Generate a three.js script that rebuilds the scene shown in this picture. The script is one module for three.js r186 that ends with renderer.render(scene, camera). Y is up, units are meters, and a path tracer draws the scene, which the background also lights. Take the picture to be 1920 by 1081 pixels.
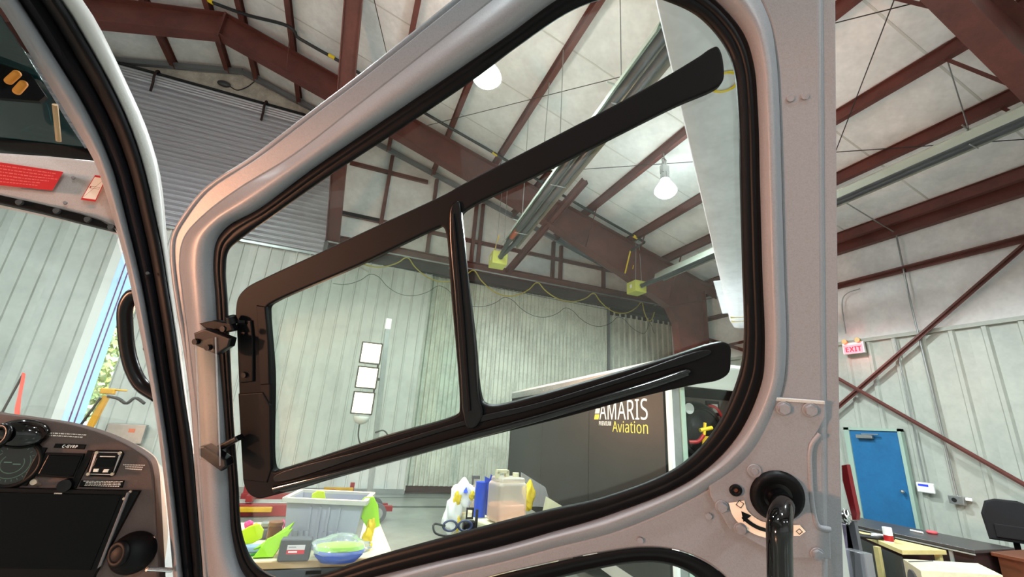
import * as THREE from 'three';
import { RoundedBoxGeometry } from 'three/addons/geometries/RoundedBoxGeometry.js';
import { mergeGeometries, mergeVertices, toCreasedNormals } from 'three/addons/utils/BufferGeometryUtils.js';
import { RectAreaLightUniformsLib } from 'three/addons/lights/RectAreaLightUniformsLib.js';
import { Sky } from 'three/addons/objects/Sky.js';

// ---------------------------------------------------------------- camera, sky, sun, exposure
const V3 = (x, y, z) => new THREE.Vector3(x, y, z);
const rad = THREE.MathUtils.degToRad;
const scene = new THREE.Scene();
const renderer = new THREE.WebGLRenderer({ antialias: true });
renderer.toneMapping = THREE.LinearToneMapping;
renderer.toneMappingExposure = 1.2;
renderer.shadowMap.enabled = true;
RectAreaLightUniformsLib.init();

const FOCAL = 807.3, CX = 960, CY = 540.5;
const EYE = V3(0, 1.68, 0);
const [RIGHT, UP, BACK] = (() => {
  const [p, r, y] = [17.693, 3.889, 20.32].map(rad);
  const Ry = new THREE.Matrix4().set(Math.cos(y), 0, Math.sin(y), 0, 0, 1, 0, 0, -Math.sin(y), 0, Math.cos(y), 0, 0, 0, 0, 1);
  const Rp = new THREE.Matrix4().set(1, 0, 0, 0, 0, Math.cos(p), Math.sin(p), 0, 0, -Math.sin(p), Math.cos(p), 0, 0, 0, 0, 1);
  const Rr = new THREE.Matrix4().set(Math.cos(r), Math.sin(r), 0, 0, -Math.sin(r), Math.cos(r), 0, 0, 0, 0, 1, 0, 0, 0, 0, 1);
  const M = Rr.multiply(Rp).multiply(Ry).elements;
  return [V3(M[0], M[4], M[8]), V3(M[1], M[5], M[9]), V3(M[2], M[6], M[10])];
})();
const camera = new THREE.PerspectiveCamera(2 * Math.atan(CY / FOCAL) * 180 / Math.PI, 1920 / 1081, 0.05, 300);
camera.position.copy(EYE);
camera.quaternion.setFromRotationMatrix(new THREE.Matrix4().makeBasis(RIGHT, UP, BACK));
scene.add(camera);

const sky = new Sky();
sky.scale.setScalar(1000);
const sunDir = V3(0.45, 0.8, 0.6).normalize();
sky.material.uniforms.turbidity.value = 3;
sky.material.uniforms.rayleigh.value = 1.2;
sky.material.uniforms.mieCoefficient.value = 0.004;
sky.material.uniforms.sunPosition.value.copy(sunDir);
scene.add(sky);
const sun = new THREE.DirectionalLight(0xfff0d8, 6);
sun.position.copy(sunDir).multiplyScalar(40);
sun.castShadow = true;
Object.assign(sun.shadow.camera, { left: -25, right: 25, top: 25, bottom: -25, far: 90 });
scene.add(sun);

const LAMP_COLOR = 0xeffbfd, LAMP_POWER = 115, LAMP_UPLIGHT = 2.8;         // high bay lamps
const WORK_COLOR = 0xffb48c, WORK_POWER = 140;         // flood heads of the light towers

// ---------------------------------------------------------------- pixel rays (a distance always comes from a wall, floor, roof or thing)
const dirOf = (px, py) => V3(0, 0, 0).addScaledVector(RIGHT, px - CX).addScaledVector(UP, CY - py).addScaledVector(BACK, -FOCAL).normalize();
function onAxis(px, py, axis, value) { const d = dirOf(px, py); return EYE.clone().addScaledVector(d, (value - EYE[axis]) / d[axis]); }
function onPlane(px, py, point, normal) { const d = dirOf(px, py); return EYE.clone().addScaledVector(d, point.clone().sub(EYE).dot(normal) / d.dot(normal)); }
function atDepth(px, py, depth) { return EYE.clone().addScaledVector(RIGHT, (px - CX) * depth / FOCAL).addScaledVector(UP, (CY - py) * depth / FOCAL).addScaledVector(BACK, -depth); }

// ---------------------------------------------------------------- random, textures, materials
let seed = 20240611;
const rnd = () => { seed = (seed * 1664525 + 1013904223) >>> 0; return seed / 4294967296; };
const rr = (a, b) => a + (b - a) * rnd();
function noiseTexture(size, octaves, lo, hi, srgb, tint = [1, 1, 1]) {
  const acc = new Float32Array(size * size);
  let amp = 1, total = 0;
  for (const cells of octaves) {
    const g = Float32Array.from({ length: cells * cells }, () => rnd());
    for (let y = 0; y < size; y++) for (let x = 0; x < size; x++) {
      const fx = x / size * cells, fy = y / size * cells, x0 = Math.floor(fx), y0 = Math.floor(fy);
      const sx = (fx - x0) ** 2 * (3 - 2 * (fx - x0)), sy = (fy - y0) ** 2 * (3 - 2 * (fy - y0));
      const a = g[(y0 % cells) * cells + x0 % cells], b = g[(y0 % cells) * cells + (x0 + 1) % cells];
      const c = g[((y0 + 1) % cells) * cells + x0 % cells], d = g[((y0 + 1) % cells) * cells + (x0 + 1) % cells];
      acc[y * size + x] += amp * ((a + (b - a) * sx) * (1 - sy) + (c + (d - c) * sx) * sy);
    }
    total += amp; amp *= 0.75;
  }
  const data = new Uint8Array(size * size * 4);
  for (let i = 0; i < acc.length; i++) {
    const v = lo + (hi - lo) * acc[i] / total;
    for (let k = 0; k < 3; k++) data[i * 4 + k] = Math.max(0, Math.min(255, 255 * v * tint[k]));
    data[i * 4 + 3] = 255;
  }
  const t = new THREE.DataTexture(data, size, size);
  t.wrapS = t.wrapT = THREE.RepeatWrapping; t.magFilter = THREE.LinearFilter; t.minFilter = THREE.LinearFilter;
  if (srgb) t.colorSpace = THREE.SRGBColorSpace;
  t.needsUpdate = true;
  return t;
}
const T = {
  soft: noiseTexture(256, [4, 9, 23, 61], 0.86, 1.06, true),
  fine: noiseTexture(512, [128, 256, 512], 0.9, 1.06, true),
  blotch: noiseTexture(512, [5, 13, 40, 120, 256], 0.72, 1.14, true),
  bump: noiseTexture(256, [32, 90, 200], 0, 1, false),
  bumpSoft: noiseTexture(256, [5, 11, 30], 0, 1, false),
};
const dull = (color, roughness, o = {}) => new THREE.MeshPhysicalMaterial({ color, roughness, metalness: 0, specularIntensity: 0.25, ...o });
function mat(color, roughness = 0.6, o = {}) { return new THREE.MeshStandardMaterial({ color, roughness, metalness: 0, ...o }); }
const M = {
  concrete: mat('#868b83', 0.28, { map: T.blotch }),
  joint: mat('#4c504a', 0.8),
  insulation: mat('#efeeec', 0.75, { map: T.soft, bumpMap: T.bumpSoft, bumpScale: 0.012 }),
  seam: mat('#c9c8c2', 0.8),
  steel: mat('#68372f', 0.5, { map: T.blotch }),
  steelDark: mat('#321a18', 0.6, { map: T.blotch }),
  liner: mat('#b0b4aa', 0.42, { map: T.soft }),
  leaf: mat('#c3c5c0', 0.5, { map: T.soft }),
  corrugated: mat('#c4c9bb', 0.5, { map: T.blotch }),
  rollSheet: mat('#b6b6bc', 0.4, { metalness: 0.3 }),
  plywood: mat('#d9d3c6', 0.85, { map: T.blotch }),
  angle: mat('#7d8186', 0.5, { metalness: 0.4 }),
  galv: mat('#a9adac', 0.35, { metalness: 0.7, map: T.soft }),
  galvDark: mat('#4d5052', 0.45, { metalness: 0.5, map: T.soft }),
  chrome: mat('#cfd2d4', 0.18, { metalness: 1 }),
  heaterGreen: mat('#c3c85e', 0.45),
  reflector: mat('#c9d2c4', 0.25, { metalness: 0.7 }),
  burnt: mat('#a2502e', 0.5, { metalness: 0.3 }),
  blackPipe: mat('#1b1c1d', 0.4),
  yellow: mat('#e2c21c', 0.5),
  yellowDeep: mat('#c79a12', 0.5, { map: T.soft }),
  cable: mat('#b7a743', 0.6),
  darkCable: mat('#242424', 0.6),
  red: mat('#a3161c', 0.45),
  redFrame: mat('#8f2226', 0.5, { map: T.soft }),
  blueDoor: mat('#256c9e', 0.42, { map: T.soft }),
  doorFrame: mat('#9fb5a6', 0.45),
  white: mat('#e9e9e6', 0.5),
  whiteGloss: dull('#dedde6', 0.65, { map: T.soft }),
  shell: mat('#818186', 0.4, { map: T.fine, bumpMap: T.bump, bumpScale: 0.00015 }),
  shellLight: mat('#b2b0ac', 0.34, { map: T.fine, bumpMap: T.bump, bumpScale: 0.00015 }),
  shellBeam: mat('#b8adaa', 0.5, { map: T.fine, bumpMap: T.bump, bumpScale: 0.00015 }),
  rubber: dull('#080709', 0.45, { bumpMap: T.bump, bumpScale: 0.00015 }),
  rubberRough: dull('#141318', 0.8, { bumpMap: T.bump, bumpScale: 0.001 }),
  plastic: dull('#070608', 0.28, { specularIntensity: 0.5 }),
  plasticMatte: dull('#080709', 0.5),
  gloss: mat('#060607', 0.08),
  panel: dull('#60504b', 0.62, { map: T.fine, bumpMap: T.bump, bumpScale: 0.0003 }),
  panelEdge: mat('#a89382', 0.55, { map: T.fine }),
  screen: dull('#030303', 0.3),
  bezel: dull('#0a0909', 0.5),
  screw: mat('#b9a894', 0.35, { metalness: 0.6 }),
  ink: mat('#e6dccf', 0.7),
  trailerSide: dull('#2c2e2d', 0.42, { map: T.soft }),
  trailerDark: mat('#3b302b', 0.7, { map: T.blotch }),
  alu: mat('#c2c6c0', 0.35, { metalness: 0.5 }),
  wood: mat('#6b3a22', 0.5, { map: T.blotch }),
  cream: mat('#d9c98a', 0.55, { map: T.soft }),
  creamBox: mat('#dcd6b4', 0.65, { map: T.soft }),
  counter: mat('#3c3a3a', 0.35, { map: T.soft }),
  blackFabric: mat('#17171a', 0.9),
  tote: mat('#a3a3b4', 0.5),
  lime: mat('#a8e52a', 0.55),
  limeYellow: mat('#cde51f', 0.55),
  blue: mat('#1746c8', 0.35),
  blueBowl: mat('#3a68d8', 0.4),
  tan: mat('#caa57a', 0.6, { map: T.soft }),
  charcoal: mat('#55565a', 0.5),
  leafGreen: mat('#8d9a55', 0.8),
  bark: mat('#5c4c3b', 0.9),
  gravel: mat('#b9b3ab', 0.9, { map: T.blotch }),
  glass: new THREE.MeshPhysicalMaterial({ color: '#f4f8f5', roughness: 0.02, transmission: 1, thickness: 0, ior: 1.45 }),
  tinted: new THREE.MeshPhysicalMaterial({ color: '#3f7074', roughness: 0.03, transmission: 0.85, thickness: 0, ior: 1.5 }),
  clearPlastic: new THREE.MeshPhysicalMaterial({ color: '#f2f0ea', roughness: 0.02, transmission: 1, thickness: 0, ior: 1.45 }),
  film: new THREE.MeshPhysicalMaterial({ color: '#f4f6fb', roughness: 0.15, transmission: 0.85, thickness: 0, ior: 1.4 }),
  amber: new THREE.MeshPhysicalMaterial({ color: '#8a4a18', roughness: 0.1, transmission: 0.5, thickness: 0, ior: 1.5 }),
  jugPlastic: new THREE.MeshPhysicalMaterial({ color: '#efe9e0', roughness: 0.35, transmission: 0.75, thickness: 0 }),
  pinkLiquid: mat('#eba78a', 0.3),
  lampGlow: new THREE.MeshStandardMaterial({ color: '#ffffff', emissive: '#f4fff4', emissiveIntensity: 9, roughness: 0.4 }),
  floodGlow: new THREE.MeshStandardMaterial({ color: '#ffffff', emissive: '#ffd9b5', emissiveIntensity: 7, roughness: 0.4 }),
  exitGlow: new THREE.MeshStandardMaterial({ color: '#ff4a5a', emissive: '#ff2038', emissiveIntensity: 0.9, roughness: 0.5 }),
  lcd: new THREE.MeshStandardMaterial({ color: '#2a3cff', emissive: '#2030ff', emissiveIntensity: 0.6, roughness: 0.4 }),
};

// ---------------------------------------------------------------- object helpers
const used = new Map();
function numbered(name) { const n = used.get(name) ?? 0; used.set(name, n + 1); return n ? name + '_' + String(n).padStart(3, '0') : name; }
function metreUV(g, s = 1) {
  if (!g.attributes.normal) g.computeVertexNormals();
  const p = g.attributes.position, n = g.attributes.normal, uv = new Float32Array(p.count * 2);
  for (let i = 0; i < p.count; i++) {
    const ax = Math.abs(n.getX(i)), ay = Math.abs(n.getY(i)), az = Math.abs(n.getZ(i));
    const [u, v] = ay >= ax && ay >= az ? [p.getX(i), p.getZ(i)] : ax >= az ? [p.getZ(i), p.getY(i)] : [p.getX(i), p.getY(i)];
    uv[i * 2] = u * s; uv[i * 2 + 1] = v * s;
  }
  g.setAttribute('uv', new THREE.BufferAttribute(uv, 2));
  return g;
}
const UVS = new Map([[M.shell, 6], [M.shellLight, 6], [M.shellBeam, 6], [M.rubber, 6], [M.rubberRough, 6], [M.panel, 8], [M.panelEdge, 8], [M.concrete, 0.22], [M.insulation, 0.5], [M.steel, 0.7], [M.leaf, 0.35], [M.liner, 0.5], [M.corrugated, 0.5]]);
function mk(name, geo, material, parent, keepUV = false) {
  const g = Array.isArray(geo) ? mergeGeometries(geo.map((x) => { const y = x.index ? x.toNonIndexed() : x; for (const k of Object.keys(y.attributes)) if (!['position', 'normal'].includes(k)) y.deleteAttribute(k); return y; })) : geo;
  if (!keepUV) metreUV(g, UVS.get(material) ?? 1);
  const m = new THREE.Mesh(g, material);
  m.name = parent === scene ? numbered(name) : name;
  m.castShadow = m.receiveShadow = true;
  parent.add(m);
  return m;
}
function thing(name, label, category, pos = V3(0, 0, 0), turn = 0, group) {
  const o = new THREE.Group();
  o.name = numbered(name); o.position.copy(pos); o.rotation.y = turn;
  o.userData = { label, category };
  if (group) o.userData.group = group;
  scene.add(o); o.updateMatrixWorld(true);
  return o;
}
function structure(name, label, category) {
  const o = new THREE.Group();
  o.name = name; o.userData = { label, category, kind: 'structure' };
  scene.add(o);
  return o;
}
const box = (w, h, d, x = 0, y = 0, z = 0) => new THREE.BoxGeometry(w, h, d).translate(x, y, z);
const span = (x0, x1, y0, y1, z0, z1) => box(x1 - x0, y1 - y0, z1 - z0, (x0 + x1) / 2, (y0 + y1) / 2, (z0 + z1) / 2);
const rbox = (w, h, d, r = 0.01, x = 0, y = 0, z = 0) => new RoundedBoxGeometry(w, h, d, 2, r).translate(x, y, z);
const cyl = (r0, r1, h, n = 20, x = 0, y = 0, z = 0) => new THREE.CylinderGeometry(r0, r1, h, n).translate(x, y, z);
function along(geo, a, b) {       // geometry whose length runs along +y from -0.5 to 0.5, laid between two points
  const d = b.clone().sub(a), L = d.length();
  return geo.applyMatrix4(new THREE.Matrix4().compose(a.clone().add(b).multiplyScalar(0.5), new THREE.Quaternion().setFromUnitVectors(V3(0, 1, 0), d.normalize()), V3(1, L, 1)));
}
const rod = (a, b, r, n = 10) => along(new THREE.CylinderGeometry(r, r, 1, n), a, b);
function beam(a, b, w, d, upHint = V3(0, 1, 0)) {   // rectangular bar between two points, w sideways, d along the hint
  const y = b.clone().sub(a), L = y.length(); y.normalize();
  const x = upHint.clone().cross(y).normalize(), z = x.clone().cross(y).normalize();
  const g = new THREE.BoxGeometry(w, L, d);
  return g.applyMatrix4(new THREE.Matrix4().makeBasis(x, y, z).setPosition(a.clone().add(b).multiplyScalar(0.5)));
}
function iBeam(a, b, w, d, hint, t = 0.02) {        // two flanges and a web
  const y = b.clone().sub(a).normalize(), x = hint.clone().cross(y).normalize(), z = x.clone().cross(y).normalize();
  const off = (k) => z.clone().multiplyScalar(k);
  return [beam(a, b, t, d, hint), beam(a.clone().add(off(d / 2)), b.clone().add(off(d / 2)), w, t, hint), beam(a.clone().add(off(-d / 2)), b.clone().add(off(-d / 2)), w, t, hint)];
}
const tube = (pts, r, seg = 40, n = 8, closed = false) => new THREE.TubeGeometry(new THREE.CatmullRomCurve3(pts, closed, 'centripetal'), seg, r, n, closed);
function shapeOf(pts, holes = []) {
  const s = new THREE.Shape(pts.map((p) => new THREE.Vector2(p.x, p.y)));
  for (const h of holes) s.holes.push(new THREE.Path(h.map((p) => new THREE.Vector2(p.x, p.y))));
  return s;
}
function slab(pts, depth, bevel = 0, holes = [], segs = 2) {
  return new THREE.ExtrudeGeometry(shapeOf(pts, holes), { depth, bevelEnabled: bevel > 0, bevelThickness: bevel, bevelSize: bevel, bevelOffset: -bevel, bevelSegments: segs, curveSegments: 8 });
}
function profileSheet(profile, length, thick = 0.008) {   // profile (x, z) lines swept along y
  const front = profile.map(([x, z]) => V3(x, z, 0)), back = profile.slice().reverse().map(([x, z]) => V3(x, z - thick, 0));
  const g = slab([...front, ...back], length);
  // shape x -> x, shape y -> z (towards the room), depth -> y
  return mirrored(g.applyMatrix4(new THREE.Matrix4().set(1, 0, 0, 0, 0, 0, 1, 0, 0, 1, 0, 0, 0, 0, 0, 1)));
}
function mirrored(g) {   // after a mirroring move: turn the faces round again
  const p = g.attributes.position.array;
  for (let i = 0; i < p.length; i += 9) for (let k = 0; k < 3; k++) { const t = p[i + 3 + k]; p[i + 3 + k] = p[i + 6 + k]; p[i + 6 + k] = t; }
  g.computeVertexNormals();
  return g;
}
function loft(rings, closedAlong = true) {  // rings: arrays of points of one length
  const n = rings[0].length, pos = [], idx = [];
  for (const r of rings) for (const p of r) pos.push(p.x, p.y, p.z);
  const last = closedAlong ? n : n - 1;
  for (let k = 0; k + 1 < rings.length; k++) for (let i = 0; i < last; i++) {
    const a = k * n + i, b = k * n + (i + 1) % n, c = a + n, d = b + n;
    idx.push(a, b, c, b, d, c);
  }
  const g = new THREE.BufferGeometry();
  g.setAttribute('position', new THREE.Float32BufferAttribute(pos, 3));
  g.setIndex(idx); g.computeVertexNormals();
  return g;
}
function printTexture(w, h, draw) {
  const c = document.createElement('canvas'); c.width = w; c.height = h;
  const k = c.getContext('2d'); draw(k, w, h);
  const t = new THREE.CanvasTexture(c); t.colorSpace = THREE.SRGBColorSpace; t.magFilter = THREE.LinearFilter;
  return t;
}

// ================================================================ THE HANGAR
const ZW = -11.25, XR = 10.1, RIDGE = -3.78, XL = 2 * RIDGE - XR, ZB = 13.5, SLOPE = 0.292;
const roofY = (x) => 10.01 - SLOPE * Math.abs(x - RIDGE);            // underside of the purlins
const PUR = 0.22;

// floor
const floor = structure('floor', 'pale polished concrete hangar floor with dark joints', 'floor');
mk('slab', span(XL - 0.3, XR + 0.3, -0.25, 0, ZW - 0.3, ZB + 0.3), M.concrete, floor);
mk('floor_drain', span(XL + 0.3, XR - 0.1, 0, 0.004, -9.75, -9.6), M.joint, floor);
mk('floor_joint', span(XL + 0.3, XR - 0.1, 0, 0.003, -10.75, -10.715), M.joint, floor);
mk('floor_joint', span(XL + 0.3, XR - 0.1, 0, 0.003, -5.02, -5), M.joint, floor);
mk('floor_joint', span(5.0, 5.02, 0, 0.003, -9.5, 10), M.joint, floor);

// ceiling with purlins, rafters, gas pipe
const ceiling = structure('ceiling', 'sloped hangar ceiling of white insulation between brown steel purlins', 'ceiling');
for (const s of [-1, 1]) {
  const xe = RIDGE + s * (XR - RIDGE + 0.3), y0 = roofY(RIDGE) + PUR, y1 = roofY(xe) + PUR;
  const pts = [V3(RIDGE, y0, 0), V3(xe, y1, 0), V3(xe, y1 + 0.2, 0), V3(RIDGE, y0 + 0.2, 0)];
  if (s < 0) pts.reverse();
  mk('insulation', slab(pts, ZB - ZW + 0.6).translate(0, 0, ZW - 0.3), M.insulation, ceiling);
}
for (let z = ZW + 1.2; z < ZB; z += 1.52) for (const s of [-1, 1]) {
  const xe = RIDGE + s * (XR - RIDGE - 0.1);
  mk('insulation_seam', beam(V3(RIDGE, roofY(RIDGE) + PUR - 0.002, z), V3(xe, roofY(xe) + PUR - 0.002, z), 0.03, 0.006, V3(0, 1, 0)), M.seam, ceiling);
}
const purlinX = [9.78, 8.2, 6.98, 5.47, 4.0, 2.77, 1.45, 0.12, -1.15, -2.35, -3.45];
for (const x0 of [...purlinX, ...purlinX.map((x) => 2 * RIDGE - x)]) {
  const y = roofY(x0), s = x0 > RIDGE ? 1 : -1;
  mk('purlin', [span(x0 - 0.006, x0 + 0.006, y, y + PUR, ZW + 0.02, ZB), span(x0 - 0.05, x0 + 0.05, y - 0.006, y + 0.006, ZW + 0.02, ZB), span(x0 - 0.05, x0 + 0.05, y + PUR - 0.02, y + PUR - 0.008, ZW + 0.02, ZB), span(x0 + s * 0.05 - 0.004, x0 + s * 0.05 + 0.004, y, y + 0.025, ZW + 0.02, ZB)], M.steel, ceiling);
}
const frameZ = [-9.4, -1.64, 6.12];
for (const z of frameZ) for (const s of [-1, 1]) {
  const fx = (x) => s > 0 ? x : 2 * RIDGE - x;
  const low = [[-3.78, 0.6], [-1.3, 0.63], [2.1, 0.74], [4.41, 0.84], [6.71, 1.13], [8.2, 1.36]];
  const web = (o0, o1) => {
    const top = low.map(([x]) => V3(fx(x), roofY(x) - o0, 0)).concat([V3(fx(XR - 0.05), roofY(XR) - o0, 0)]);
    const bottom = low.map(([x, d]) => V3(fx(x), roofY(x) - d + o1, 0));
    const column = [V3(fx(8.42), 4.75, 0), V3(fx(8.75), 0, 0), V3(fx(9.5), 0, 0), V3(fx(9.5), roofY(9.5) - 0.3, 0), V3(fx(XR - 0.05), roofY(XR) - 0.25, 0)];
    return [...bottom, ...column, ...top.reverse()];
  };
  const path = web(0, 0);
  mk('rafter_web', slab(s > 0 ? path : path.slice().reverse(), 0.016).translate(0, 0, z - 0.008), M.steel, ceiling);
  const lowPts = [...low.map(([x, d]) => V3(fx(x), roofY(x) - d, z)), V3(fx(8.42), 4.75, z), V3(fx(8.75), 0, z)];
  const fl = [];
  for (let i = 0; i + 1 < lowPts.length; i++) fl.push(beam(lowPts[i], lowPts[i + 1], 0.26, 0.02, i < 5 ? V3(0, 1, 0) : V3(1, 0, 0)));
  fl.push(beam(V3(fx(RIDGE), roofY(RIDGE) - 0.012, z), V3(fx(XR - 0.1), roofY(XR - 0.1) - 0.012, z), 0.26, 0.02, V3(0, 1, 0)));
  fl.push(beam(V3(fx(8.2), roofY(8.2) - 1.36, z), V3(fx(XR - 0.1), roofY(XR) - 0.2, z), 0.2, 0.016, V3(0, 1, 0)));
  fl.push(span(Math.min(fx(9.49), fx(9.51)), Math.max(fx(9.49), fx(9.51)), 0, roofY(9.5) - 0.3, z - 0.13, z + 0.13));
  mk('rafter_flange', fl, M.steel, ceiling);
}
mk('ridge_plate', [span(RIDGE - 0.02, RIDGE + 0.02, roofY(RIDGE) - 0.68, roofY(RIDGE), -9.54, -9.26)], M.steel, ceiling);
for (const x0 of [-2.35, 0.12, 2.77, 5.47, 6.98, 8.2]) {              // flange braces from purlin to rafter
  const d = 0.6 + 0.06 * Math.max(0, x0);
  mk('flange_brace', beam(V3(x0, roofY(x0) + 0.02, -8.75), V3(x0, roofY(x0) - d, -9.32), 0.045, 0.008, V3(1, 0, 0)), M.steel, ceiling);
  mk('flange_brace', beam(V3(x0, roofY(x0) + 0.02, -2.3), V3(x0, roofY(x0) - d, -1.72), 0.045, 0.008, V3(1, 0, 0)), M.steel, ceiling);
}
// gable angle where roof meets the front wall
for (const s of [-1, 1]) {
  const xe = RIDGE + s * (XR - RIDGE);
  mk('gable_angle', [beam(V3(RIDGE, roofY(RIDGE) + 0.05, ZW + 0.06), V3(xe, roofY(xe) + 0.05, ZW + 0.06), 0.1, 0.12, V3(0, 1, 0))], M.angle, ceiling);
}
// bracing cables under the ceiling
const bracing = [[V3(0.9, roofY(0.9) - 0.05, -9.2), V3(6.0, roofY(6.0) - 0.05, -2)], [V3(-2.2, roofY(-2.2) - 0.05, -2), V3(0.2, roofY(0.2) - 0.05, -9.2)], [V3(3.2, roofY(3.2) - 0.08, -9.2), V3(9.4, roofY(9.4) - 0.08, -1.7)], [V3(9.5, roofY(9.5) - 0.05, -6.4), V3(5.5, roofY(5.5) - 0.05, -1.9)]];
for (const [a, b] of bracing) mk('bracing_cable', rod(a, b, 0.008, 6), M.blackPipe, ceiling);

// front (gable) wall
const wallFront = structure('wall_front', 'white insulated gable wall with brown girts above the hangar doors', 'wall');
{
  const pts = [V3(XL - 0.3, 5.55, 0), V3(XR + 0.3, 5.55, 0), V3(XR + 0.3, roofY(XR) + 0.3, 0), V3(RIDGE, roofY(RIDGE) + 0.3, 0), V3(XL - 0.3, roofY(XR) + 0.3, 0)];
  mk('insulation', slab(pts, 0.25).translate(0, 0, ZW - 0.35), M.insulation, wallFront);
  for (const x of [0.266, 1.6, 2.87, 3.07, 5.47, 5.74, 7.3]) mk('post', [span(x - 0.05, x + 0.05, 5.75, roofY(x) - 0.02, ZW - 0.08, ZW + 0.02)], M.steel, wallFront);
  for (const [x0, x1, y] of [[-0.8, 1.35, 8.27], [-0.8, 9.2, 6.74], [-0.8, 0.3, 6.75]]) mk('girt', [span(x0, x1, y - 0.05, y + 0.05, ZW - 0.09, ZW + 0.0)], M.steel, wallFront);
  // header: lower dark track box, upper brown channel with a pale lip
  mk('header_channel', [span(-0.9, XR - 0.1, 5.78, 6.0, ZW - 0.05, ZW + 0.16), span(-0.9, XR - 0.1, 5.98, 6.0, ZW - 0.05, ZW + 0.24), span(-0.9, XR - 0.1, 5.76, 5.78, ZW - 0.05, ZW + 0.24)], M.steel, wallFront);
  mk('header_lip', span(-0.9, XR - 0.1, 5.755, 5.79, ZW + 0.24, ZW + 0.262), M.galv, wallFront);
  mk('door_track', span(-0.9, XR - 0.1, 5.5, 5.755, ZW - 0.1, ZW + 0.1), M.steelDark, wallFront);
  // white ribbed strip below the rolled sheet
  mk('edge_cap', [span(XL, -0.9, 5.36, 5.42, ZW - 0.02, ZW + 0.06)], M.liner, wallFront);
  mk('fixed_wall', span(XL - 0.3, XR + 0.3, 5.3, 5.62, ZW - 0.45, ZW - 0.2), M.steelDark, wallFront);
  // diagonal struts from the header up to the roof
  for (const [a, b] of [[V3(-0.81, 5.83, ZW + 0.2), V3(-1.0, roofY(-1.0) - 0.02, -6.6)], [V3(3.93, 5.93, ZW + 0.2), V3(4.72, roofY(4.72), -8.1)]])
    mk('diagonal_strut', iBeam(a, b, 0.15, a.x < 0 ? 0.3 : 0.14, V3(1, 0, 0)).map((g) => g), M.steel, wallFront);
}
// grey corrugated sheet panel hung above the left doors, with its top tube and strap hooks
{
  const x0 = -13.5, x1 = -1.0, y0 = 5.42, y1 = 9.1;
  const pitch = 0.125, sheets = 4, hs = (y1 - y0) / sheets;
  const prof = [];
  for (let s = 0; s <= 8; s++) prof.push([0, 0]);
  for (let k = 0; k < sheets; k++) {
    const pts = [];
    const n = Math.round(hs / pitch);
    for (let i = 0; i <= n * 6; i++) pts.push([i / (n * 6) * (hs + 0.02), 0.042 * [-1, -0.9, 0.2, 1, 0.9, -0.2][i % 6]]);
    const g = profileSheet(pts, x1 - x0, 0.006).rotateZ(Math.PI / 2);           // rib profile runs up, sheet runs sideways
    g.translate(x1, y0 + k * hs, ZW + 0.14 + k * 0.006);
    mk('corrugated_sheet', g, M.rollSheet, wallFront);
  }
  for (let k = 0; k < 4; k++) mk('top_slat', rod(V3(x0, y1 + 0.02 - k * 0.07, ZW + 0.2), V3(x1, y1 + 0.02 - k * 0.07, ZW + 0.2), 0.035, 10), M.rollSheet, wallFront);
  mk('top_seal', span(x0, x1, y1 + 0.05, y1 + 0.1, ZW + 0.1, ZW + 0.26), M.blackPipe, wallFront);
  mk('bottom_bar', span(x0, x1, y0 - 0.03, y0 + 0.03, ZW + 0.1, ZW + 0.19), M.galv, wallFront);
  for (const x of [-5.35, -3.02, -8.2]) {
    const pts = []; for (let i = 0; i <= 14; i++) { const a = -0.9 + i / 14 * 4.0; pts.push(V3(x, y1 - 0.05 + 0.2 * Math.sin(a), ZW + 0.22 + 0.12 * Math.cos(a))); }
    pts.push(V3(x, y1 - 0.42, ZW + 0.24));
    mk('strap_hook', tube([...pts.slice(0, 15)].reverse().concat([V3(x, y1 - 0.45, ZW + 0.26)]), 0.028, 30, 6), M.steelDark, wallFront);
  }
  // plywood gable piece seen above the sheet
  const py = (x) => roofY(x) + 0.0;
  mk('gable_board', slab([V3(-7.6, 9.05, 0), V3(-0.9, 9.05, 0), V3(-0.9, py(-0.9), 0), V3(RIDGE, py(RIDGE), 0), V3(-7.6, py(-7.6), 0)], 0.05).translate(0, 0, ZW - 0.08), M.plywood, wallFront);
}
{ // small loudspeaker on the gable board
  const c = onAxis(420, 157, 'z', ZW + 0.05);
  const t = thing('horn_speaker', 'small grey horn with a drooping cable high on the gable board', 'speaker', c);
  mk('horn', new THREE.SphereGeometry(0.11, 16, 10).scale(1.4, 0.75, 0.6), M.galvDark, t);
  mk('cable', tube([V3(0.13, -0.02, 0), V3(0.3, -0.08, 0), V3(0.5, 0.1, 0), V3(0.62, 0.32, 0)], 0.012, 20, 6), M.darkCable, t);
}

// ribbed leaf builder
function ribProfile(width, pitch, rw, rh, flat = 0) {
  const pts = [[0, 0]];
  for (let x = pitch / 2; x < width - 1e-6; x += pitch) pts.push([x - rw / 2, 0], [x - rw / 4, rh], [x + rw / 4, rh], [x + rw / 2, 0]);
  pts.push([width, flat]);
  return pts;
}
function sheetWall(parent, name, x0, x1, y0, y1, z, sheetW, pitch, rw, rh, material) {
  const n = Math.max(1, Math.round((x1 - x0) / sheetW)), w = (x1 - x0) / n;
  const g = metreUV(profileSheet(ribProfile(w, w / Math.round(w / pitch), rw, rh), y1 - y0), UVS.get(material) ?? 1);
  for (let i = 0; i < n; i++) { const m = mk(name, g, material, parent, true); m.position.set(x0 + i * w, y0, z + (i % 2) * 0.003); }
}
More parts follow.
